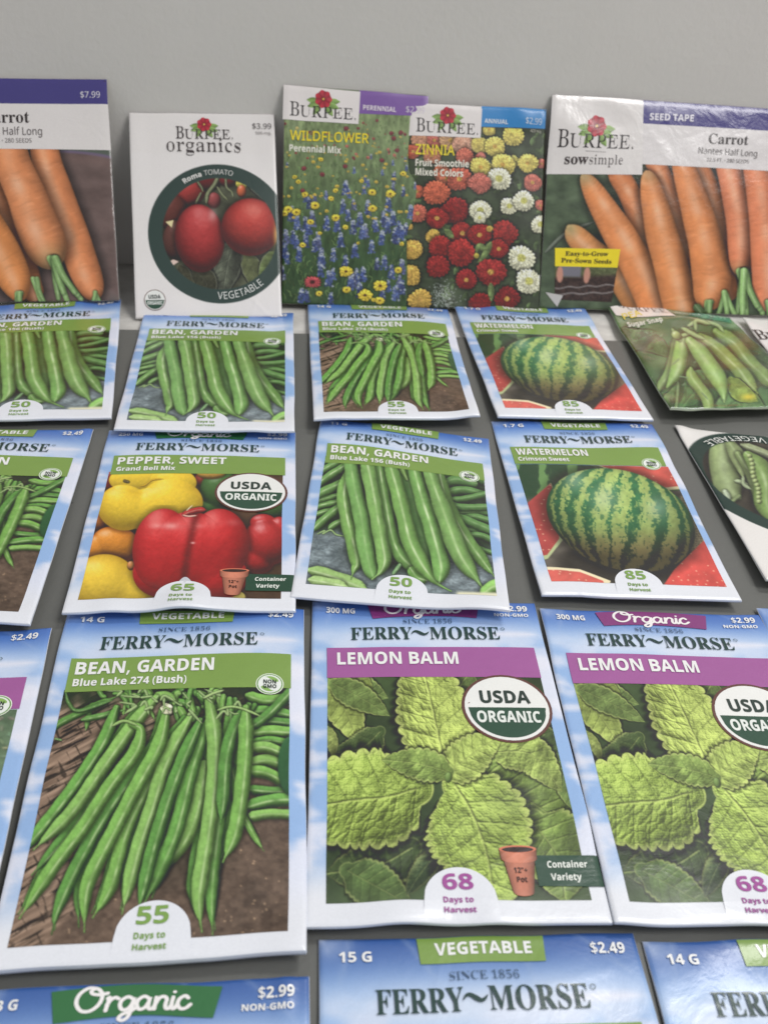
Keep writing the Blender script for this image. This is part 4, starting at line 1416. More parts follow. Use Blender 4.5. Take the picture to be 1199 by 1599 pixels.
    def text(s, b, txt, sty, u0, u1, vt, vb, off, col, ital=0., fit=True):
        V, T = glyphs(txt, sty)
        x0, x1 = V[:, 0].min(), V[:, 0].max()
        kx = (u1 - u0) / (x1 - x0)
        ky = (vb - vt) / cap(sty)
        x = (V[:, 0] - x0) + ital * V[:, 1]
        u = u0 + x * kx
        v = vb - V[:, 1] * ky
        b.add(s.P(u, v, off + _tz[(txt, sty)]), T, ink(col))

    def ptext(s, b, txt, sty, p0, p1, h, off, col, crop=(0, 0, 1), ital=0., use=None):
        """p0, p1: baseline ends, h: cap height, on the sketch sheet"""
        ox, oy, k = crop
        p0 = (ox + p0[0] * k, oy + p0[1] * k)
        p1 = (ox + p1[0] * k, oy + p1[1] * k)
        a = np.array(hap(s.H, *p0))
        e = np.array(hap(s.H, *p1)) - a
        t = np.array(hap(s.H, p0[0], p0[1] - h * k)) - a
        V, T = glyphs(txt, sty)
        x0, x1 = V[:, 0].min(), V[:, 0].max()
        x = (V[:, 0] - x0) / (x1 - x0) + ital * V[:, 1]
        y = V[:, 1] / cap(sty)
        uv = a[None] + x[:, None] * e[None] + y[:, None] * np.array([0, t[1]])[None]
        b.add(s.P(uv[:, 0], uv[:, 1], off + _tz[(txt, sty)]), T, ink(col))

    def uvp(s, x, y, crop=(0, 0, 1)):
        return hap(s.H, crop[0] + x * crop[2], crop[1] + y * crop[2])

    def pquad(s, b, pts, off, col, crop=(0, 0, 1), nx=24, ny=10):
        s.quad(b, [s.uvp(*p, crop) for p in pts], off, col, nx, ny)

    def arctext(s, b, txt, sty, cu, cv, r, a0, a1, h, off, col, inward=False):
        """lettering on an arc, angles in degrees anticlockwise from the right; h = cap height in u units"""
        V, T = glyphs(txt, sty)
        x0, x1 = V[:, 0].min(), V[:, 0].max()
        f = (V[:, 0] - x0) / (x1 - x0)
        t = np.radians(a0 + (a1 - a0) * f)
        y = V[:, 1] / cap(sty) * h
        q = r - y if inward else r + y
        b.add(s.P(cu + q * np.cos(t), cv - q * np.sin(t) / s.asp, off + _tz[(txt, sty)]), T, ink(col))


GREEN, PURPLE, DGREEN, INKC = (126, 155, 80), (160, 94, 152), (46, 74, 58), (40, 66, 62)
WHITE = (232, 232, 230)
O_PIC, O_BAND, O_B2, O_TX = .00010, .00020, .00031, .00044


def seal(pk, cu, cv, r, simple=False):
    b = MB()
    n = 40 if not simple else 24
    pk.disc(b, cu, cv, r, O_B2, (100, 66, 60), n=n)
    pk.disc(b, cu, cv, r * .935, O_B2 + .00003, (230, 230, 226), n=n)
    pk.half(b, cu, cv, r * .86, O_B2 + .00006, (50, 80, 64), up=False)
    o = b.build('organic_seal', pk.mat, pk.root)
    t = MB()
    q = r / pk.asp
    pk.text(t, 'USDA', 'sansx', cu - r * .57, cu + r * .55, cv - q * .50, cv - q * .13, O_TX + .00003, (46, 60, 54))
    pk.text(t, 'ORGANIC', 'sansx', cu - r * .70, cu + r * .70, cv + q * .11, cv + q * .43, O_TX + .00003, (226, 230, 224))
    t.build('lettering', pk.mat, o)
    return o


def gmo(pk, cu=.862, cv=.297, r=.056):
    b = MB()
    pk.disc(b, cu, cv, r, O_B2, (226, 232, 216), n=32)
    pk.disc(b, cu, cv, r * .93, O_B2 + .00002, (110, 150, 84), n=32)
    pk.disc(b, cu, cv, r * .84, O_B2 + .00004, (228, 232, 226), n=32)

    def lf(sg):
        def fn(a, c):
            x = -.62 + 1.24 * a
            y0 = .42 + .22 * np.sin(a * math.pi * 1.6 + .3)
            y1 = np.sqrt(np.clip(.72 ** 2 - x * x, .02, 1))
            y = y0 * (1 - c) + np.maximum(y1, y0) * c
            return cu + sg * r * x, cv - sg * r * y / pk.asp
        return fn
    for sg in (1, -1):
        pk.warp(b, lf(sg), 14, 3, O_B2 + .00006, (138, 176, 96))
    o = b.build('gmo_badge', pk.mat, pk.root)
    t = MB()
    q = r / pk.asp
    pk.text(t, 'NON', 'sansx', cu - r * .46, cu + r * .46, cv - q * .38, cv - q * .02, O_TX + .00004, (44, 56, 48))
    pk.text(t, 'GMO', 'sansx', cu - r * .48, cu + r * .48, cv + q * .06, cv + q * .42, O_TX + .00004, (44, 56, 48))
    t.build('lettering', pk.mat, o)


def ferry(name, label, group, corners, art, title, sub, days, weight, price='$2.49', organic=False, band=GREEN, pot=False, res=(150, 160), sky=(80, 116), deep=0,
          usda=False, showgmo=True, minimal=False, **kw):
    pk = Packet(name, label, group, corners, M_SATIN, **kw)
    pk.pouch(sky_field(deep=deep), *sky, side=(220, 224, 232))
    if art is not None:
        u0, u1, v0, v1 = art.rect
        pk.grid_img(art.c, art.rect, *res, O_PIC)
    # title band
    b = MB()
    if not minimal:
        pk.quad(b, [(.063, .193), (.947, .193), (.947, .308), (.063, .308)], O_BAND, lambda a, c: np.array(band, float)[None, None] * (1 + .04 * (fbm(a * 6, c * 3, 2, 3) - .5))[..., None], 60, 18)
        bo = b.build('title_band', pk.mat, pk.root)
        t = MB()
        if title:
            if sub:
                k = {'BEAN, GARDEN': .635, 'WATERMELON': .51, 'PEPPER, SWEET': .64}.get(title, .6)
                pk.text(t, title, 'sansb', .088, k, .208, .250, O_TX, WHITE)
                k = {'Crimson Sweet': .385, 'Grand Bell Mix': .385}.get(sub, .53)
                pk.text(t, sub, 'sansb', .088, k, .266, .290, O_TX, WHITE)
            else:
                pk.text(t, title, 'sansb', .105, .61, .214, .26, O_TX, WHITE)
            t.build('lettering', pk.mat, bo)
    # banner at the top
    b = MB()
    if organic:
        oc = PURPLE if band == PURPLE else (60, 112, 70)
        oc = (134, 66, 122) if band == PURPLE else oc

        def fn(a, c):
            u = .24 + .50 * a + (c * .022 * (1 - 2 * a))
            v = .010 + .062 * c - .010 * np.sin(a * math.pi) + .004
            return u, v
        pk.warp(b, fn, 30, 6, O_B2, oc)
        bo = b.build('organic_banner', pk.mat, pk.root)
        t = MB()
        R_, RF = ribbon(ORG, .36)
        u = .315 + R_[:, 0] / 10.15 * .335
        v = .058 - R_[:, 1] * .0172
        t.add(pk.P(u, v, O_TX + R_[:, 2] * .000004), RF, ink((238, 234, 232)))
        t.build('lettering', pk.mat, bo)
    else:
        pk.quad(b, [(.302, .0035), (.704, .0035), (.698, .061), (.308, .061)], O_B2, GREEN, 30, 10)
        bo = b.build('category_banner', pk.mat, pk.root)
        t = MB()
        pk.text(t, 'VEGETABLE', 'sansb', .355, .66, .016, .043, O_TX, WHITE)
        t.build('lettering', pk.mat, bo)
    # brand name
    t = MB()
    pk.text(t, 'SINCE 1856', 'serifl', .392, .606, .080, .098, O_TX, (70, 92, 116))
    pk.text(t, 'FERRY', 'serif', .165, .428, .113, .163, O_TX, INKC)
    pk.text(t, 'MORSE', 'serif', .503, .808, .113, .163, O_TX, INKC)
    R_, RF = ribbon(SWASH, .42)
    t.add(pk.P(.424 + R_[:, 0] / 3.6 * .076, .147 - R_[:, 1] * .018, O_TX + R_[:, 2] * .000004), RF, ink(INKC))
    pk.disc(t, .826, .120, .009, O_TX, INKC, r0=.0068, n=12, m=1)
    t.build('brand_lettering', pk.mat, pk.root)
    t = MB()
    if weight == '3 G':
        pk.text(t, weight, 'sansb', .087, .15, .026, .046, O_TX, WHITE)
    else:
        pk.text(t, weight, 'sansb', .060, .060 + (.1 if len(weight) < 5 else .125), .031, .053, O_TX, WHITE)
    t.build('weight_lettering', pk.mat, pk.root)
    t = MB()
    pk.text(t, price, 'sansb', .848, .956, .020 if organic else .024, .043 if organic else .048, O_TX, WHITE)
    if organic:
        pk.text(t, 'NON-GMO', 'sansb', .80, .955, .054, .067, O_TX, WHITE)
    t.build('price_lettering', pk.mat, pk.root)
    if minimal:
        return pk
    if usda:
        seal(pk, .778, .418, .182)
    elif showgmo:
        gmo(pk)
    # harvest badge
    b = MB()
    pk.half(b, .505, .9525, .122, O_B2 - .00006, (224, 226, 232))
    pk.quad(b, [(.383, .9525), (.627, .9525), (.632, .990), (.378, .990)], lambda a, c: (O_B2 - .00006) * (1 - c) + .000004, (224, 226, 232), 24, 12)
    bo = b.build('harvest_badge', pk.mat, pk.root)
    t = MB()
    dc = (160, 84, 150) if band == PURPLE else (126, 160, 84)
    if days:
        pk.text(t, days, 'sansb', .448, .552, .890, .927, O_TX, dc)
        pk.text(t, 'Days to', 'sansb', .446, .546, .944, .957, O_TX, dc)
        pk.text(t, 'Harvest', 'sansb', .446, .552, .967, .979, O_TX, dc)
        t.build('lettering', pk.mat, bo)
    if pot:
        b = MB()
        pk.quad(b, [(.775, .846), (.999, .848), (.999, .922), (.775, .920)], O_B2, (44, 74, 58), 16, 8)
        bo = b.build('container_label', pk.mat, pk.root)
        t = MB()
        pk.text(t, 'Container', 'sansb', .815, .955, .861, .877, O_TX, (226, 230, 222), ital=.08)
        pk.text(t, 'Variety', 'sansb', .82, .926, .891, .907, O_TX, (226, 230, 222), ital=.08)
        t.build('lettering', pk.mat, bo)
        b = MB()

        def terr(k0):
            return lambda a, c: np.array((198, 126, 102), float)[None, None] * (k0 * (.62 + .5 * np.sin(a * math.pi) ** .6 - .12 * a))[..., None] * (.94 + .12 * fbm(a * 20, c * 14, 3, 3))[..., None]

        def body(a, c):
            w = .056 - .020 * c
            x = -1 + 2 * a
            return .722 + w * x - .003 * c, .852 + .082 * c + .006 * np.sqrt(np.clip(1 - x * x, 0, 1)) * (.5 + c)

        def rim(a, c):
            x = -1 + 2 * a
            return .722 + .066 * x * (1 - .05 * c), .830 + .026 * c + .009 * np.sqrt(np.clip(1 - x * x, 0, 1))
        pk.warp(b, body, 16, 10, O_B2 + .00004, terr(.92))
        pk.warp(b, rim, 16, 4, O_B2 + .00007, terr(1.02))
        def ell(rx, ry, dv=0.):
            return lambda a, c: (.722 + rx * c * np.cos(2 * math.pi * a), .831 + dv - ry * c * np.sin(2 * math.pi * a))
        pk.warp(b, ell(.066, .0095), 28, 3, O_B2 + .0001, (208, 122, 94))
        pk.warp(b, ell(.056, .0068, .0012), 28, 3, O_B2 + .00013, lambda a, c: np.array((58, 44, 40), float)[None, None] * (.7 + .6 * fbm(a * 30, c * 6, 3, 3))[..., None])
        po = b.build('pot_picture', pk.mat, pk.root)
        t = MB()
        pk.text(t, '12"+', 'sansx', .697, .744, .876, .889, O_TX + .00006, (70, 44, 36))
        pk.text(t, 'Pot', 'sansx', .702, .738, .898, .911, O_TX + .00006, (70, 44, 36))
        t.build('lettering', pk.mat, po)
    return pk


def logo(pk, c, p0, p1, h, fl, fr, crop, sx=1.):
    """maker's name in serif capitals with a red bloom over it"""
    t = MB()
    d = (np.array(p1) - np.array(p0))
    q = np.array(p0) + d * .155
    pk.ptext(t, 'B', 'serifl', p0, tuple(np.array(p0) + d * .145), h, O_TX, c, crop)
    pk.ptext(t, 'URPEE.', 'serifl', tuple(q), p1, h * .78, O_TX, c, crop)
    o = t.build('maker_lettering', pk.mat, pk.root)
    b = MB()
    cu, cv = pk.uvp(*fl, crop)
    ru = abs(pk.uvp(fl[0] + fr, fl[1], crop)[0] - cu)
    for a in (200, 232, 305, 338, 178, 2):
        ca, sa = math.cos(math.radians(a)), math.sin(math.radians(a))

        def fn(x, y, ca=ca, sa=sa):
            l = ru * (.5 + 1.55 * x)
            w = ru * .36 * np.sin(math.pi * np.clip(x, .02, .98)) * (2 * y - 1)
            return cu + l * ca - w * sa, cv + (.25 * ru - (l * sa + w * ca)) / pk.asp
        pk.warp(b, fn, 8, 2, O_TX - .00004 + .000004 * a / 40, lambda x, y: np.array((134, 164, 92), float)[None, None] * (.8 + .35 * y)[..., None])

    def petal(a, c):
        k = .72 + .34 * np.abs(np.cos(a * math.pi * 7)) * c - .25 * (c < .2)
        return np.array((196, 56, 72), float)[None, None] * k[..., None]
    pk.disc(b, cu, cv, ru, O_TX + .00009, petal, n=42, m=6, wob=(.07, 7))
    pk.disc(b, cu, cv, ru * .14, O_TX + .00012, (226, 176, 90), n=10, m=1)
    b.build('bloom_emblem', pk.mat, pk.root)
    return o


# ------------------------------------------------------------------ the setting
YAW = math.radians(8.3)
CY, SY = math.cos(YAW), math.sin(YAW)


def slab(name, x0, x1, y0, y1, z0, z1, mat, yaw, org, kind='structure', bev=.001, parent=None):
    """a bevelled slab, x along the row of packets"""
    import bmesh
    bm = bmesh.new()
    bmesh.ops.create_cube(bm, size=1)
    for v in bm.verts:
        v.co = Vector(((x0 + x1) / 2 + v.co.x * (x1 - x0), (y0 + y1) / 2 + v.co.y * (y1 - y0), (z0 + z1) / 2 + v.co.z * (z1 - z0)))
    if bev:
        bmesh.ops.bevel(bm, geom=bm.edges[:], offset=bev, segments=3, affect='EDGES')
    me = bpy.data.meshes.new(name)
    bm.to_mesh(me)
    bm.free()
    me.materials.append(mat)
    o = bpy.data.objects.new(name, me)
    o.location = org
    o.rotation_euler = (0, 0, yaw)
    COL.objects.link(o)
    if kind:
        o['kind'] = kind
    if parent:
        o.parent = parent
    return o


o = slab('counter', -1.2, 1.2, -1.1, .095, -.045, -.0022, M_STONE, YAW, (-.01, .476, 0), bev=.002)
o = slab('wall', -1.2, 1.2, 0, .02, -.0021, .42, M_WALL, math.atan(.155), (-.18, .5423, 0), kind=None, bev=.001)
o['label'] = 'plain light grey upright panel that the back row of seed packets leans on'
o['category'] = 'backdrop panel'
o = slab('display_board', -.62, .62, -.72, .0, -.0021, 0, M_BOARD, YAW, (.0, .4752, 0), kind=None, bev=.0008)
o['label'] = 'dark grey flat board lying on the concrete counter under the packets'
o['category'] = 'board'

# ------------------------------------------------------------------ paint the pictures once
def tone(A, g=.92, sat=1., lift=6):
    c = np.clip(A.c, 0, 255) / 255
    y = c.mean(2, keepdims=True)
    c = y + (c - y) * sat
    A.c = np.clip(c, 0, 1) ** g * (255 - lift) + lift
    return A


T_LEMON, T_B274, T_B156, T_MELON = art_lemon(), art_bean274(), art_bean156(), art_melon()
T_PEP, T_HERB, T_TOM = art_pepper(), art_herb(), art_tomato()
T_WILD, T_ZIN = art_wild(), art_zinnia()
T_CR, T_CL, T_PEA, T_PO = art_carrot('R'), art_carrot('L'), art_pea(), art_peaorg()
T_LEMON.c *= np.array([1.0, .99, 1.06])
tone(T_LEMON, .88, 1., 4)
tone(T_B274, .93, 1.08, 4)
tone(T_B156, .90, 1.06, 4)
for A_ in (T_MELON, T_HERB, T_PEA):
    tone(A_, .92, .92, 8)
tone(T_PEP, .98, .90, 8)
tone(T_ZIN, 1.02, .82, 10)
for A_ in (T_CR, T_CL):
    tone(A_, .84, .96, 6)
tone(T_WILD, .88, .98, 4)
tone(T_TOM, 1., .84, 12)
tone(T_PO, 1., .95, 4)

G1 = 'blue sky bordered seed packets in rows on the grey board'
G2 = 'taller seed packets leaning on the grey panel in the back row'
# ---- row nearest the camera
ferry('seed_packet', 'blue packet with green Organic banner and $2.99 price at the lower left corner', G1,
      ((-0.0907, 0.1001, 0.0014), (-0.0085, 0.1109, 0.0014), (-0.0742, -0.0209, 0.0052), (0.0073, -0.0102, 0.0052)), T_PEP, '', '', '', '3 G', '$2.99', organic=True, seed=3, res=(80, 90), deep=1.2,
      bumps=((.93, .03, .03, .05, .0008),))
ferry('seed_packet', 'blue packet marked 15 G at the bottom edge, below the left lemon balm packet', G1,
      ((-0.0070, 0.1207, 0.0012), (0.0775, 0.1303, 0.0012), (0.0074, -0.0007, 0.0052), (0.0892, 0.0084, 0.0052)), T_B156, '', '', '', '15 G', seed=4, res=(80, 90), deep=1.2, pillow=.0016)
ferry('seed_packet', 'blue packet marked 14 G cut off at the bottom right corner', G1,
      ((0.0800, 0.1281, 0.0012), (0.1627, 0.1347, 0.0012), (0.0891, 0.0062, 0.0052), (0.1710, 0.0128, 0.0052)), T_B274, '', '', '', '14 G', seed=5, res=(80, 90), deep=1.2, pillow=.0016)
# ---- second row
ferry('seed_packet', 'purple banded herb packet at the left edge, beside the largest green bean packet', G1,
      ((-0.1947, 0.2085, 0.0012), (-0.1128, 0.2228, 0.0012), (-0.1702, 0.0878, 0.0062), (-0.0896, 0.1037, 0.0062)), T_HERB, '', '', '', '1 G', band=PURPLE, res=(110, 120), seed=6)
ferry('seed_packet', 'largest green bean packet with 55 days badge, beans fanned on brown wood, front left', G1,
      ((-0.1099, 0.2320, 0.0012), (-0.0262, 0.2424, 0.0012), (-0.0876, 0.1028, 0.0064), (-0.0096, 0.1148, 0.0064)), T_B274, 'BEAN, GARDEN', 'Blue Lake 274 (Bush)', '55', '14 G',
      res=(300, 330), seed=7, pillow=.0018, bumps=((.80, .16, .42, .16, .0030),), thick=(.0006, .0022))
ferry('seed_packet', 'left lemon balm packet, its Organic banner half covered by the bean packet above', G1,
      ((-0.0235, 0.2482, 0.0012), (0.0606, 0.2588, 0.0012), (-0.0107, 0.1217, 0.0057), (0.0712, 0.1304, 0.0057)), T_LEMON, 'LEMON BALM', '', '68', '300 MG', '$2.99', organic=True, band=PURPLE,
      pot=True, usda=True, res=(300, 320), seed=8, pillow=.0008, thick=(.0006, .0014))
ferry('seed_packet', 'right lemon balm packet, its purple Organic banner fully visible, at the right edge', G1,
      ((0.0623, 0.2555, 0.0012), (0.1487, 0.2633, 0.0012), (0.0715, 0.1297, 0.0062), (0.1535, 0.1369, 0.0057)), T_LEMON, 'LEMON BALM', '', '68', '300 MG', '$2.99', organic=True, band=PURPLE,
      pot=True, usda=True, res=(300, 320), seed=9, pillow=.0009, bumps=((.15, .12, .3, .1, .0008), (.0, 1., .1, .06, .0006)), thick=(.0006, .0014))
ferry('seed_packet', 'clouded corner of a blue packet peeking in right of the right lemon balm packet', G1,
      ((0.1480, 0.2661, 0.0012), (0.2305, 0.2744, 0.0012), (0.1588, 0.1432, 0.0052), (0.2406, 0.1515, 0.0052)), T_B274, '', '', '', '1 G', seed=10, res=(80, 90))
# ---- third row
ferry('seed_packet', 'green bean packet cut off at the left edge, left of the bell pepper packet', G1,
      ((-0.2179, 0.3340, 0.0012), (-0.1372, 0.3498, 0.0012), (-0.2007, 0.2110, 0.0062), (-0.1185, 0.2196, 0.0062)), T_B274, 'BEAN, GARDEN', 'Blue Lake 274 (Bush)', '55', '14 G', res=(180, 190), seed=11,
      pillow=.0016, bumps=((.3, .14, .4, .13, .0030), (.97, .02, .04, .04, .001)))
ferry('seed_packet', 'sweet pepper packet with red and yellow bell peppers and USDA seal', G1,
      ((-0.1299, 0.3504, 0.0012), (-0.0452, 0.3634, 0.0012), (-0.1095, 0.2259, 0.0067), (-0.0287, 0.2376, 0.0067)), T_PEP, 'PEPPER, SWEET', 'Grand Bell Mix', '65', '250 MG', '$2.99', organic=True,
      pot=True, usda=True, res=(240, 250), seed=12, pillow=.0014, bumps=((.3, .15, .4, .12, .0012),))
ferry('seed_packet', 'largest green bean packet with 50 days badge, in the middle of the board', G1,
      ((-0.0344, 0.3756, 0.0012), (0.0471, 0.3729, 0.0012), (-0.0313, 0.2439, 0.0072), (0.0493, 0.2455, 0.0072)), T_B156, 'BEAN, GARDEN', 'Blue Lake 156 (Bush)', '50', '11 G',
      res=(250, 260), seed=13, pillow=.0018, bumps=((.2, .15, .35, .16, .0026), (.9, .2, .2, .2, -.0004)))
ferry('seed_packet', 'nearer and larger watermelon packet, below the other watermelon packet', G1,
      ((0.0489, 0.3890, 0.0012), (0.1305, 0.3985, 0.0012), (0.0626, 0.2592, 0.0057), (0.1408, 0.2660, 0.0057)), T_MELON, 'WATERMELON', 'Crimson Sweet', '85', '1.7 G',
      res=(240, 250), seed=14, pillow=.0012, bumps=((.95, .16, .3, .13, .0020),))
# ---- fourth row
ferry('seed_packet', 'green bean packet with 50 days badge at the left edge, below the left carrot packet', G1,
      ((-0.2418, 0.4603, 0.0012), (-0.1631, 0.4859, 0.0012), (-0.2108, 0.3387, 0.0052), (-0.1302, 0.3557, 0.0052)), T_B156, 'BEAN, GARDEN', 'Blue Lake 156 (Bush)', '50', '11 G',
      res=(130, 130), seed=15, pillow=.0014, sky=(50, 70))
ferry('seed_packet', 'green bean packet with 50 days badge lying below the tomato packet, above the pepper packet', G1,
      ((-0.1465, 0.4755, 0.0012), (-0.0630, 0.4875, 0.0012), (-0.1254, 0.3441, 0.0067), (-0.0445, 0.3548, 0.0067)), T_B156, 'BEAN, GARDEN', 'Blue Lake 156 (Bush)', '50', '11 G',
      res=(150, 140), seed=16, pillow=.0014, sky=(50, 70))
ferry('seed_packet', 'small bean packet with beans fanned on brown wood, below the wildflower packet', G1,
      ((-0.0564, 0.5047, 0.0012), (0.0273, 0.5122, 0.0012), (-0.0367, 0.3655, 0.0072), (0.0424, 0.3812, 0.0072)), T_B274, 'BEAN, GARDEN', 'Blue Lake 274 (Bush)', '55', '14 G',
      res=(170, 170), seed=17, pillow=.002, bumps=((.75, .14, .35, .12, .002), (.97, .97, .1, .12, .0016)), sky=(50, 70))
ferry('seed_packet', 'farther and smaller watermelon packet, below the zinnia packet', G1,
      ((0.0312, 0.5194, 0.0012), (0.1126, 0.5298, 0.0012), (0.0515, 0.3861, 0.0062), (0.1299, 0.3964, 0.0062)), T_MELON, 'WATERMELON', 'Crimson Sweet', '85', '1.7 G',
      res=(150, 140), seed=18, pillow=.0014, sky=(50, 70))


# ---- pea packet in glossy film
def pea_packet():
    c = (930, 460, .2243)
    pk = Packet('seed_packet', 'glossy dark green pea packet with yellow PEA lettering, right of the watermelon packets', None,
                ((0.1267, 0.5438, 0.0017), (0.2043, 0.5355, 0.0017), (0.1390, 0.4036, 0.0082), (0.2204, 0.4215, 0.0082)), M_FILM, pillow=.002, seed=21, wr=.00035, wob=.008,
                bumps=((.05, .02, .1, .06, .002), (.6, .15, .3, .1, .002)))
    pk.pouch(T_PEA.c, 150, 180, side=(190, 200, 180))
    b = MB()
    pk.pquad(b, [(58, 46), (520, 108), (588, 186), (140, 142)], O_B2, (226, 218, 212), c)
    bo = b.build('name_panel', pk.mat, pk.root)
    t = MB()
    pk.ptext(t, 'BURPEE', 'serifl', (165, 98), (545, 158), 30, O_TX, (60, 54, 52), c)
    t.build('lettering', pk.mat, bo)
    b = MB()
    pk.pquad(b, [(520, 108), (934, 166), (948, 206), (590, 176)], O_BAND, (34, 122, 92), c)
    bo = b.build('category_banner', pk.mat, pk.root)
    t = MB()
    pk.ptext(t, 'VEGETABLE', 'sansx', (585, 162), (765, 172), 14, O_TX, (206, 226, 214), c)
    pk.ptext(t, '$2.99', 'sans', (820, 178), (915, 188), 18, O_TX, (176, 210, 190), c)
    t.build('lettering', pk.mat, bo)
    t = MB()
    pk.ptext(t, 'PEA', 'sansm', (205, 172), (352, 150), 34, O_TX, (226, 206, 60), c)
    pk.ptext(t, 'Sugar Snap', 'sansb', (238, 220), (500, 206), 26, O_TX, (224, 228, 214), c)
    t.build('title_lettering', pk.mat, pk.root)


pea_packet()


def pea_organic():
    pk = Packet('seed_packet', 'white packet with pea pods in a dark green ring, lying upside down', None,
                ((0.1427, 0.3993, 0.0012), (0.2203, 0.3941, 0.0012), (0.1541, 0.2793, 0.0062), (0.2367, 0.2797, 0.0062)), M_CARD, pillow=.0016, seed=22, bumps=((.03, .02, .06, .05, .0012),))
    pk.pouch(T_PO.c, 160, 190)
    t = MB()
    cu, cv = T_PO.cc
    pk.arctext(t, 'VEGETABLE', 'sans', cu, cv, T_PO.ro - .022, 80, 131, .055, O_TX, (226, 228, 222), inward=True)
    t.build('ring_lettering', pk.mat, pk.root)


pea_organic()


def edge_organic():
    pk = Packet('seed_packet', 'corner of a white packet at the right edge beside the glossy pea packet', None,
                ((0.2126, 0.5386, 0.0010), (0.2947, 0.5427, 0.0010), (0.2226, 0.4197, 0.0030), (0.3039, 0.4238, 0.0030)), M_CARD, pillow=.0012, seed=23)
    pk.pouch(None, 40, 50)
    b = MB()
    pk.disc(b, .55, .62, .44, O_PIC, (58, 70, 64), n=60)
    pk.disc(b, .55, .62, .36, O_PIC + .00003, lambda a, c: np.array((96, 62, 60), float)[None, None] * (.5 + fbm(a * 12, c * 5, 3, 3))[..., None], n=60)
    b.build('ring', pk.mat, pk.root)
    logo(pk, (44, 38, 38), (1184, 531), (1300, 540), 14, (1246, 514), 10, (0, 0, 1))


edge_organic()


# ---- leaning packets of the back row
def tomato():
    c = (200, 170, .2064)
    pk = Packet('seed_packet', 'white packet with two red tomatoes in a dark green ring, back row', G2,
                ((-.1652, .5425, .0903), (-.0842, .5562, .0929), (-.1497, .4675, -.0003), (-.0687, .4812, .0023)), M_CARD, pillow=.001, seed=31, lean=True, wob=.001)
    pk.pouch((228, 223, 221), 60, 84)
    pk.grid_img(T_TOM.c, T_TOM.rect, 250, 280, O_PIC)
    cu, cv = T_TOM.cc
    logo(pk, (66, 58, 58), (366, 230), (796, 236), 92, (580, 124), 52, c)
    t = MB()
    pk.ptext(t, 'organics', 'serifl', (298, 326), (856, 336), 104, O_TX, (70, 62, 62), c)
    pk.ptext(t, '$3.99', 'sans', (944, 155), (1086, 157), 42, O_TX, (96, 90, 90), c)
    pk.ptext(t, '500 mg.', 'sans', (968, 198), (1086, 200), 22, O_TX, (130, 122, 122), c)
    t.build('heading_lettering', pk.mat, pk.root)
    t = MB()
    rm = T_TOM.ri + (T_TOM.ro - T_TOM.ri) * .28
    pk.arctext(t, 'Roma', 'sansx', cu, cv, rm, 123, 105, .036, O_TX, (216, 214, 210))
    pk.arctext(t, 'TOMATO', 'sans', cu, cv, rm, 102.5, 76, .036, O_TX, (206, 206, 202))
    t.build('variety_lettering', pk.mat, pk.root)
    t = MB()
    pk.arctext(t, 'VEGETABLE', 'sans', cu, cv, T_TOM.ro - .028, 266, 309, .05, O_TX, (214, 216, 212), inward=True)
    t.build('ring_lettering', pk.mat, pk.root)
    u, v = pk.uvp(208, 1450, c)
    seal(pk, u, v, .073, True)


tomato()


def wildflower():
    c = (420, 110, .3753)
    pk = Packet('seed_packet', 'wildflower meadow packet with purple tab, standing partly behind the zinnia packet', G2,
                ((-.0781, .5571, .1089), (.0031, .5696, .1073), (-.0714, .4993, .0018), (.0098, .5119, .0002)), M_CARD, pillow=.001, seed=32, lean=True, wob=.001)
    pk.pouch((92, 110, 76), 40, 60, side=(150, 150, 140))
    pk.grid_img(T_WILD.c, T_WILD.rect, 230, 330, O_PIC)
    b = MB()
    pk.pquad(b, [(378, 84), (664, 108), (664, 192), (376, 182)], O_BAND, (126, 92, 160), c)
    bo = b.build('category_tab', pk.mat, pk.root)
    t = MB()
    pk.ptext(t, 'PERENNIAL', 'sansb', (392, 166), (529, 175), 20, O_TX, (226, 214, 226), c)
    pk.ptext(t, '$2.99', 'sans', (570, 176), (648, 181), 26, O_TX, (216, 206, 220), c)
    t.build('lettering', pk.mat, bo)
    b = MB()
    pk.pquad(b, [(63, 60), (381, 91), (373, 226), (58, 206)], O_B2, (227, 220, 218), c)
    b.build('logo_panel', pk.mat, pk.root)
    logo(pk, (48, 42, 42), (87, 190), (361, 209), 60, (228, 122), 34, c)
    t = MB()
    pk.ptext(t, 'WILDFLOWER', 'sansm', (88, 291), (415, 306), 41, O_TX, (232, 210, 52), c)
    t.build('title_lettering', pk.mat, pk.root)
    t = MB()
    pk.ptext(t, 'Perennial Mix', 'sansb', (86, 338), (300, 349), 28, O_TX, (230, 228, 214), c)
    t.build('variety_lettering', pk.mat, pk.root)


wildflower()


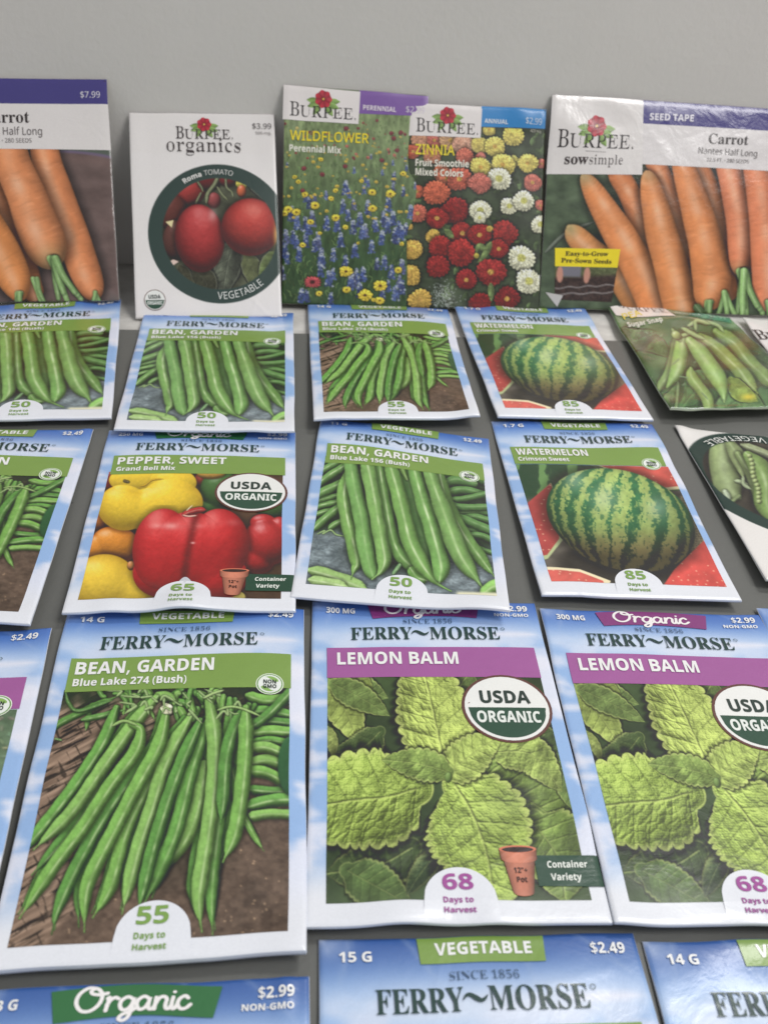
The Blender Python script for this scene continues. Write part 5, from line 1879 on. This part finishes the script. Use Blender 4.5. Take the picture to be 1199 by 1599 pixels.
def zinnia():
    c = (420, 110, .3753)
    pk = Packet('seed_packet', 'zinnia packet with bright blue tab and red, yellow and cream blooms, back row', G2,
                ((-.0068, .5656, .1030), (.0744, .5784, .1034), (.0023, .5107, .0008), (.0835, .5235, .0012)), M_CARD, pillow=.001, seed=33, lean=True, wob=.001,
                bumps=((.85, .05, .2, .05, .0006),))
    pk.pouch((70, 74, 58), 40, 60, side=(150, 150, 140))
    pk.grid_img(T_ZIN.c, T_ZIN.rect, 230, 330, O_PIC)
    b = MB()
    pk.pquad(b, [(884, 149), (1153, 163), (1149, 244), (880, 236)], O_BAND, (58, 134, 196), c)
    bo = b.build('category_tab', pk.mat, pk.root)
    t = MB()
    pk.ptext(t, 'ANNUAL', 'sansb', (896, 220), (993, 226), 18, O_TX, (216, 226, 236), c)
    pk.ptext(t, '$2.99', 'sans', (1066, 224), (1134, 229), 26, O_TX, (210, 222, 236), c)
    t.build('lettering', pk.mat, bo)
    b = MB()
    pk.pquad(b, [(583, 136), (887, 151), (880, 283), (582, 272)], O_B2, (227, 220, 218), c)
    b.build('logo_panel', pk.mat, pk.root)
    logo(pk, (48, 42, 42), (612, 256), (868, 270), 58, (744, 190), 32, c)
    t = MB()
    pk.ptext(t, 'ZINNIA', 'sansm', (609, 350), (772, 356), 42, O_TX, (232, 212, 60), c)
    t.build('title_lettering', pk.mat, pk.root)
    t = MB()
    pk.ptext(t, 'Fruit Smoothie', 'sansb', (609, 399), (830, 406), 28, O_TX, (230, 226, 212), c)
    pk.ptext(t, 'Mixed Colors', 'sansb', (609, 437), (807, 446), 28, O_TX, (230, 226, 212), c)
    t.build('variety_lettering', pk.mat, pk.root)
    t = MB()
    pk.ptext(t, '450 mg', 'sans', (1086, 258), (1130, 261), 11, O_TX, (206, 202, 190), c)
    t.build('weight_lettering', pk.mat, pk.root)


zinnia()


def carrot(which):
    if which == 'R':
        pk = Packet('seed_packet', 'wide carrot seed tape packet with yellow printed label, right end of the back row', G2,
                    ((.0769, .5806, .1115), (.2360, .6053, .1093), (.0839, .5252, .0021), (.2430, .5499, -.0001)), M_FILM, pillow=.0016, seed=34, lean=True, wob=.0008, wr=.00009,
                    bumps=((.12, .18, .1, .14, .0014),))
        art, tx = T_CR, (850, 140, .2911)
        pk.pouch((56, 62, 50), 120, 100, side=(190, 190, 186))
        pk.grid_img(art.c, art.rect, 340, 220, O_PIC)
        b = MB()
        pk.pquad(b, [(500, 56), (1405, 116), (1395, 234), (500, 183)], O_BAND, (72, 66, 128), tx, 60, 8)
        bo = b.build('category_band', pk.mat, pk.root)
        t = MB()
        pk.ptext(t, 'SEED TAPE', 'sansx', (560, 165), (797, 174), 36, O_TX, (226, 222, 232), tx)
        t.build('lettering', pk.mat, bo)
        b = MB()
        pk.pquad(b, [(500, 183), (1395, 234), (1385, 448), (500, 402)], O_BAND + .00002, (222, 216, 216), tx, 60, 12)
        bo = b.build('title_panel', pk.mat, pk.root)
        t = MB()
        pk.ptext(t, 'Carrot', 'serif', (875, 292), (1088, 300), 54, O_TX, (58, 50, 50), tx)
        pk.ptext(t, 'Nantes Half Long', 'sans', (820, 346), (1136, 363), 34, O_TX, (90, 82, 82), tx)
        pk.ptext(t, '22.5 FT. \u2219 280 SEEDS', 'sans', (864, 388), (1091, 399), 19, O_TX, (104, 96, 96), tx)
        t.build('lettering', pk.mat, bo)
        b = MB()
        pk.pquad(b, [(42, 28), (529, 59), (519, 460), (12, 455)], O_B2, (226, 220, 218), tx, 50, 30)
        bo = b.build('logo_panel', pk.mat, pk.root)
        logo(pk, (50, 44, 44), (64, 312), (470, 322), 96, (276, 200), 50, tx)
        t = MB()
        pk.ptext(t, 'sow', 'serifb', (104, 402), (230, 404), 56, O_TX, (70, 62, 62), tx)
        pk.ptext(t, 'simple', 'serifl', (234, 404), (416, 406), 52, O_TX, (84, 76, 76), tx)
        pk.pquad(t, [(215, 333), (325, 338), (325, 340), (215, 335)], O_TX, (120, 112, 112), tx, 8, 1)
        t.build('lettering', pk.mat, bo)
        k = (840, 250, .2994)
        b = MB()

        def soil(a, c):
            q = np.array((62, 48, 44), float)[None, None] * (.6 + .8 * fbm(a * 26, c * 18, 5, 4))[..., None]
            ln = np.exp(-((c - .50 - .16 * (1 - a) - .02 * np.sin(a * 20)) / .018) ** 2) + np.exp(-((c - .78 - .12 * (.5 - a) - .02 * np.sin(a * 17)) / .02) ** 2)
            q = q * (1 - ln[..., None] * .7) + np.array([180, 176, 176]) * ln[..., None] * .7
            gr = (sm(.42, .25, c + .12 * a))[..., None]
            q = q * (1 - gr) + np.array([104, 110, 76]) * (.6 + .6 * fbm(a * 30, c * 20, 4, 3))[..., None] * gr
            sh = (sm(.2, .16, np.abs(a - .24)) * sm(.36, .26, c))[..., None]
            q = q * (1 - sh) + np.array([120, 118, 128]) * sh
            for x0 in (.08, .52):
                hd = (1 - sm(.8, 1.1, np.hypot((a - x0) / .055, (c - .25) / .25)))[..., None]
                q = q * (1 - hd) + np.array([196, 142, 124]) * hd
            return q
        pk.pquad(b, [(88, 553), (411, 562), (382, 742), (86, 728)], O_B2, soil, k, 60, 40)
        b.build('inset_picture', pk.mat, pk.root)
        b = MB()
        pk.pquad(b, [(88, 460), (425, 467), (411, 563), (88, 555)], O_B2 + .00003, (236, 214, 48), k)
        bo = b.build('yellow_label', pk.mat, pk.root)
        t = MB()
        pk.ptext(t, 'Easy-to-Grow', 'serifb', (140, 500), (362, 503), 23, O_TX + .00004, (62, 56, 40), k)
        pk.ptext(t, 'Pre-Sown Seeds', 'serifb', (119, 535), (379, 543), 23, O_TX + .00004, (62, 56, 40), k)
        t.build('lettering', pk.mat, bo)
        b = MB()
        u = [pk.uvp(*p, k) for p in ((38, 690), (128, 708), (98, 766))]
        V = np.array([pk.P(np.array(a), np.array(c_), O_TX) for a, c_ in u])
        b.add(V, np.array([[0, 2, 1]]), ink((196, 192, 188)))
        b.build('printed_corner', pk.mat, pk.root)
    else:
        pk = Packet('seed_packet', 'carrot packet with $7.99 price at the left end of the back row', G2,
                    ((-.3347, .5167, .1007), (-.1758, .5415, .1067), (-.3211, .4544, -.0020), (-.1621, .4792, .0040)), M_FILM, pillow=.0014, seed=35, lean=True, wob=.0008, wr=.00012)
        pk.pouch((70, 58, 54), 80, 60, side=(190, 190, 186))
        pk.grid_img(T_CL.c, T_CL.rect, 340, 220, O_PIC)
        tx = (0, 100, .3753)
        b = MB()
        pk.pquad(b, [(-830, 52), (447, 66), (452, 171), (-820, 160)], O_BAND, (72, 66, 128), tx, 60, 8)
        bo = b.build('category_band', pk.mat, pk.root)
        t = MB()
        pk.ptext(t, '$7.99', 'sans', (339, 144), (421, 144), 26, O_TX, (222, 218, 230), tx)
        t.build('lettering', pk.mat, bo)
        b = MB()
        pk.pquad(b, [(-820, 160), (452, 171), (465, 360), (-810, 350)], O_BAND + .00002, (226, 220, 218), tx, 60, 12)
        bo = b.build('title_panel', pk.mat, pk.root)
        t = MB()
        pk.ptext(t, 'Carrot', 'serif', (-70, 248), (128, 247), 48, O_TX, (58, 50, 50), tx)
        pk.ptext(t, 'Nantes Half Long', 'sans', (-116, 298), (181, 299), 32, O_TX, (90, 82, 82), tx)
        pk.ptext(t, '22.5 FT. \u2219 280 SEEDS', 'sans', (-74, 331), (138, 331), 18, O_TX, (104, 96, 96), tx)
        t.build('lettering', pk.mat, bo)


carrot('L')
carrot('R')
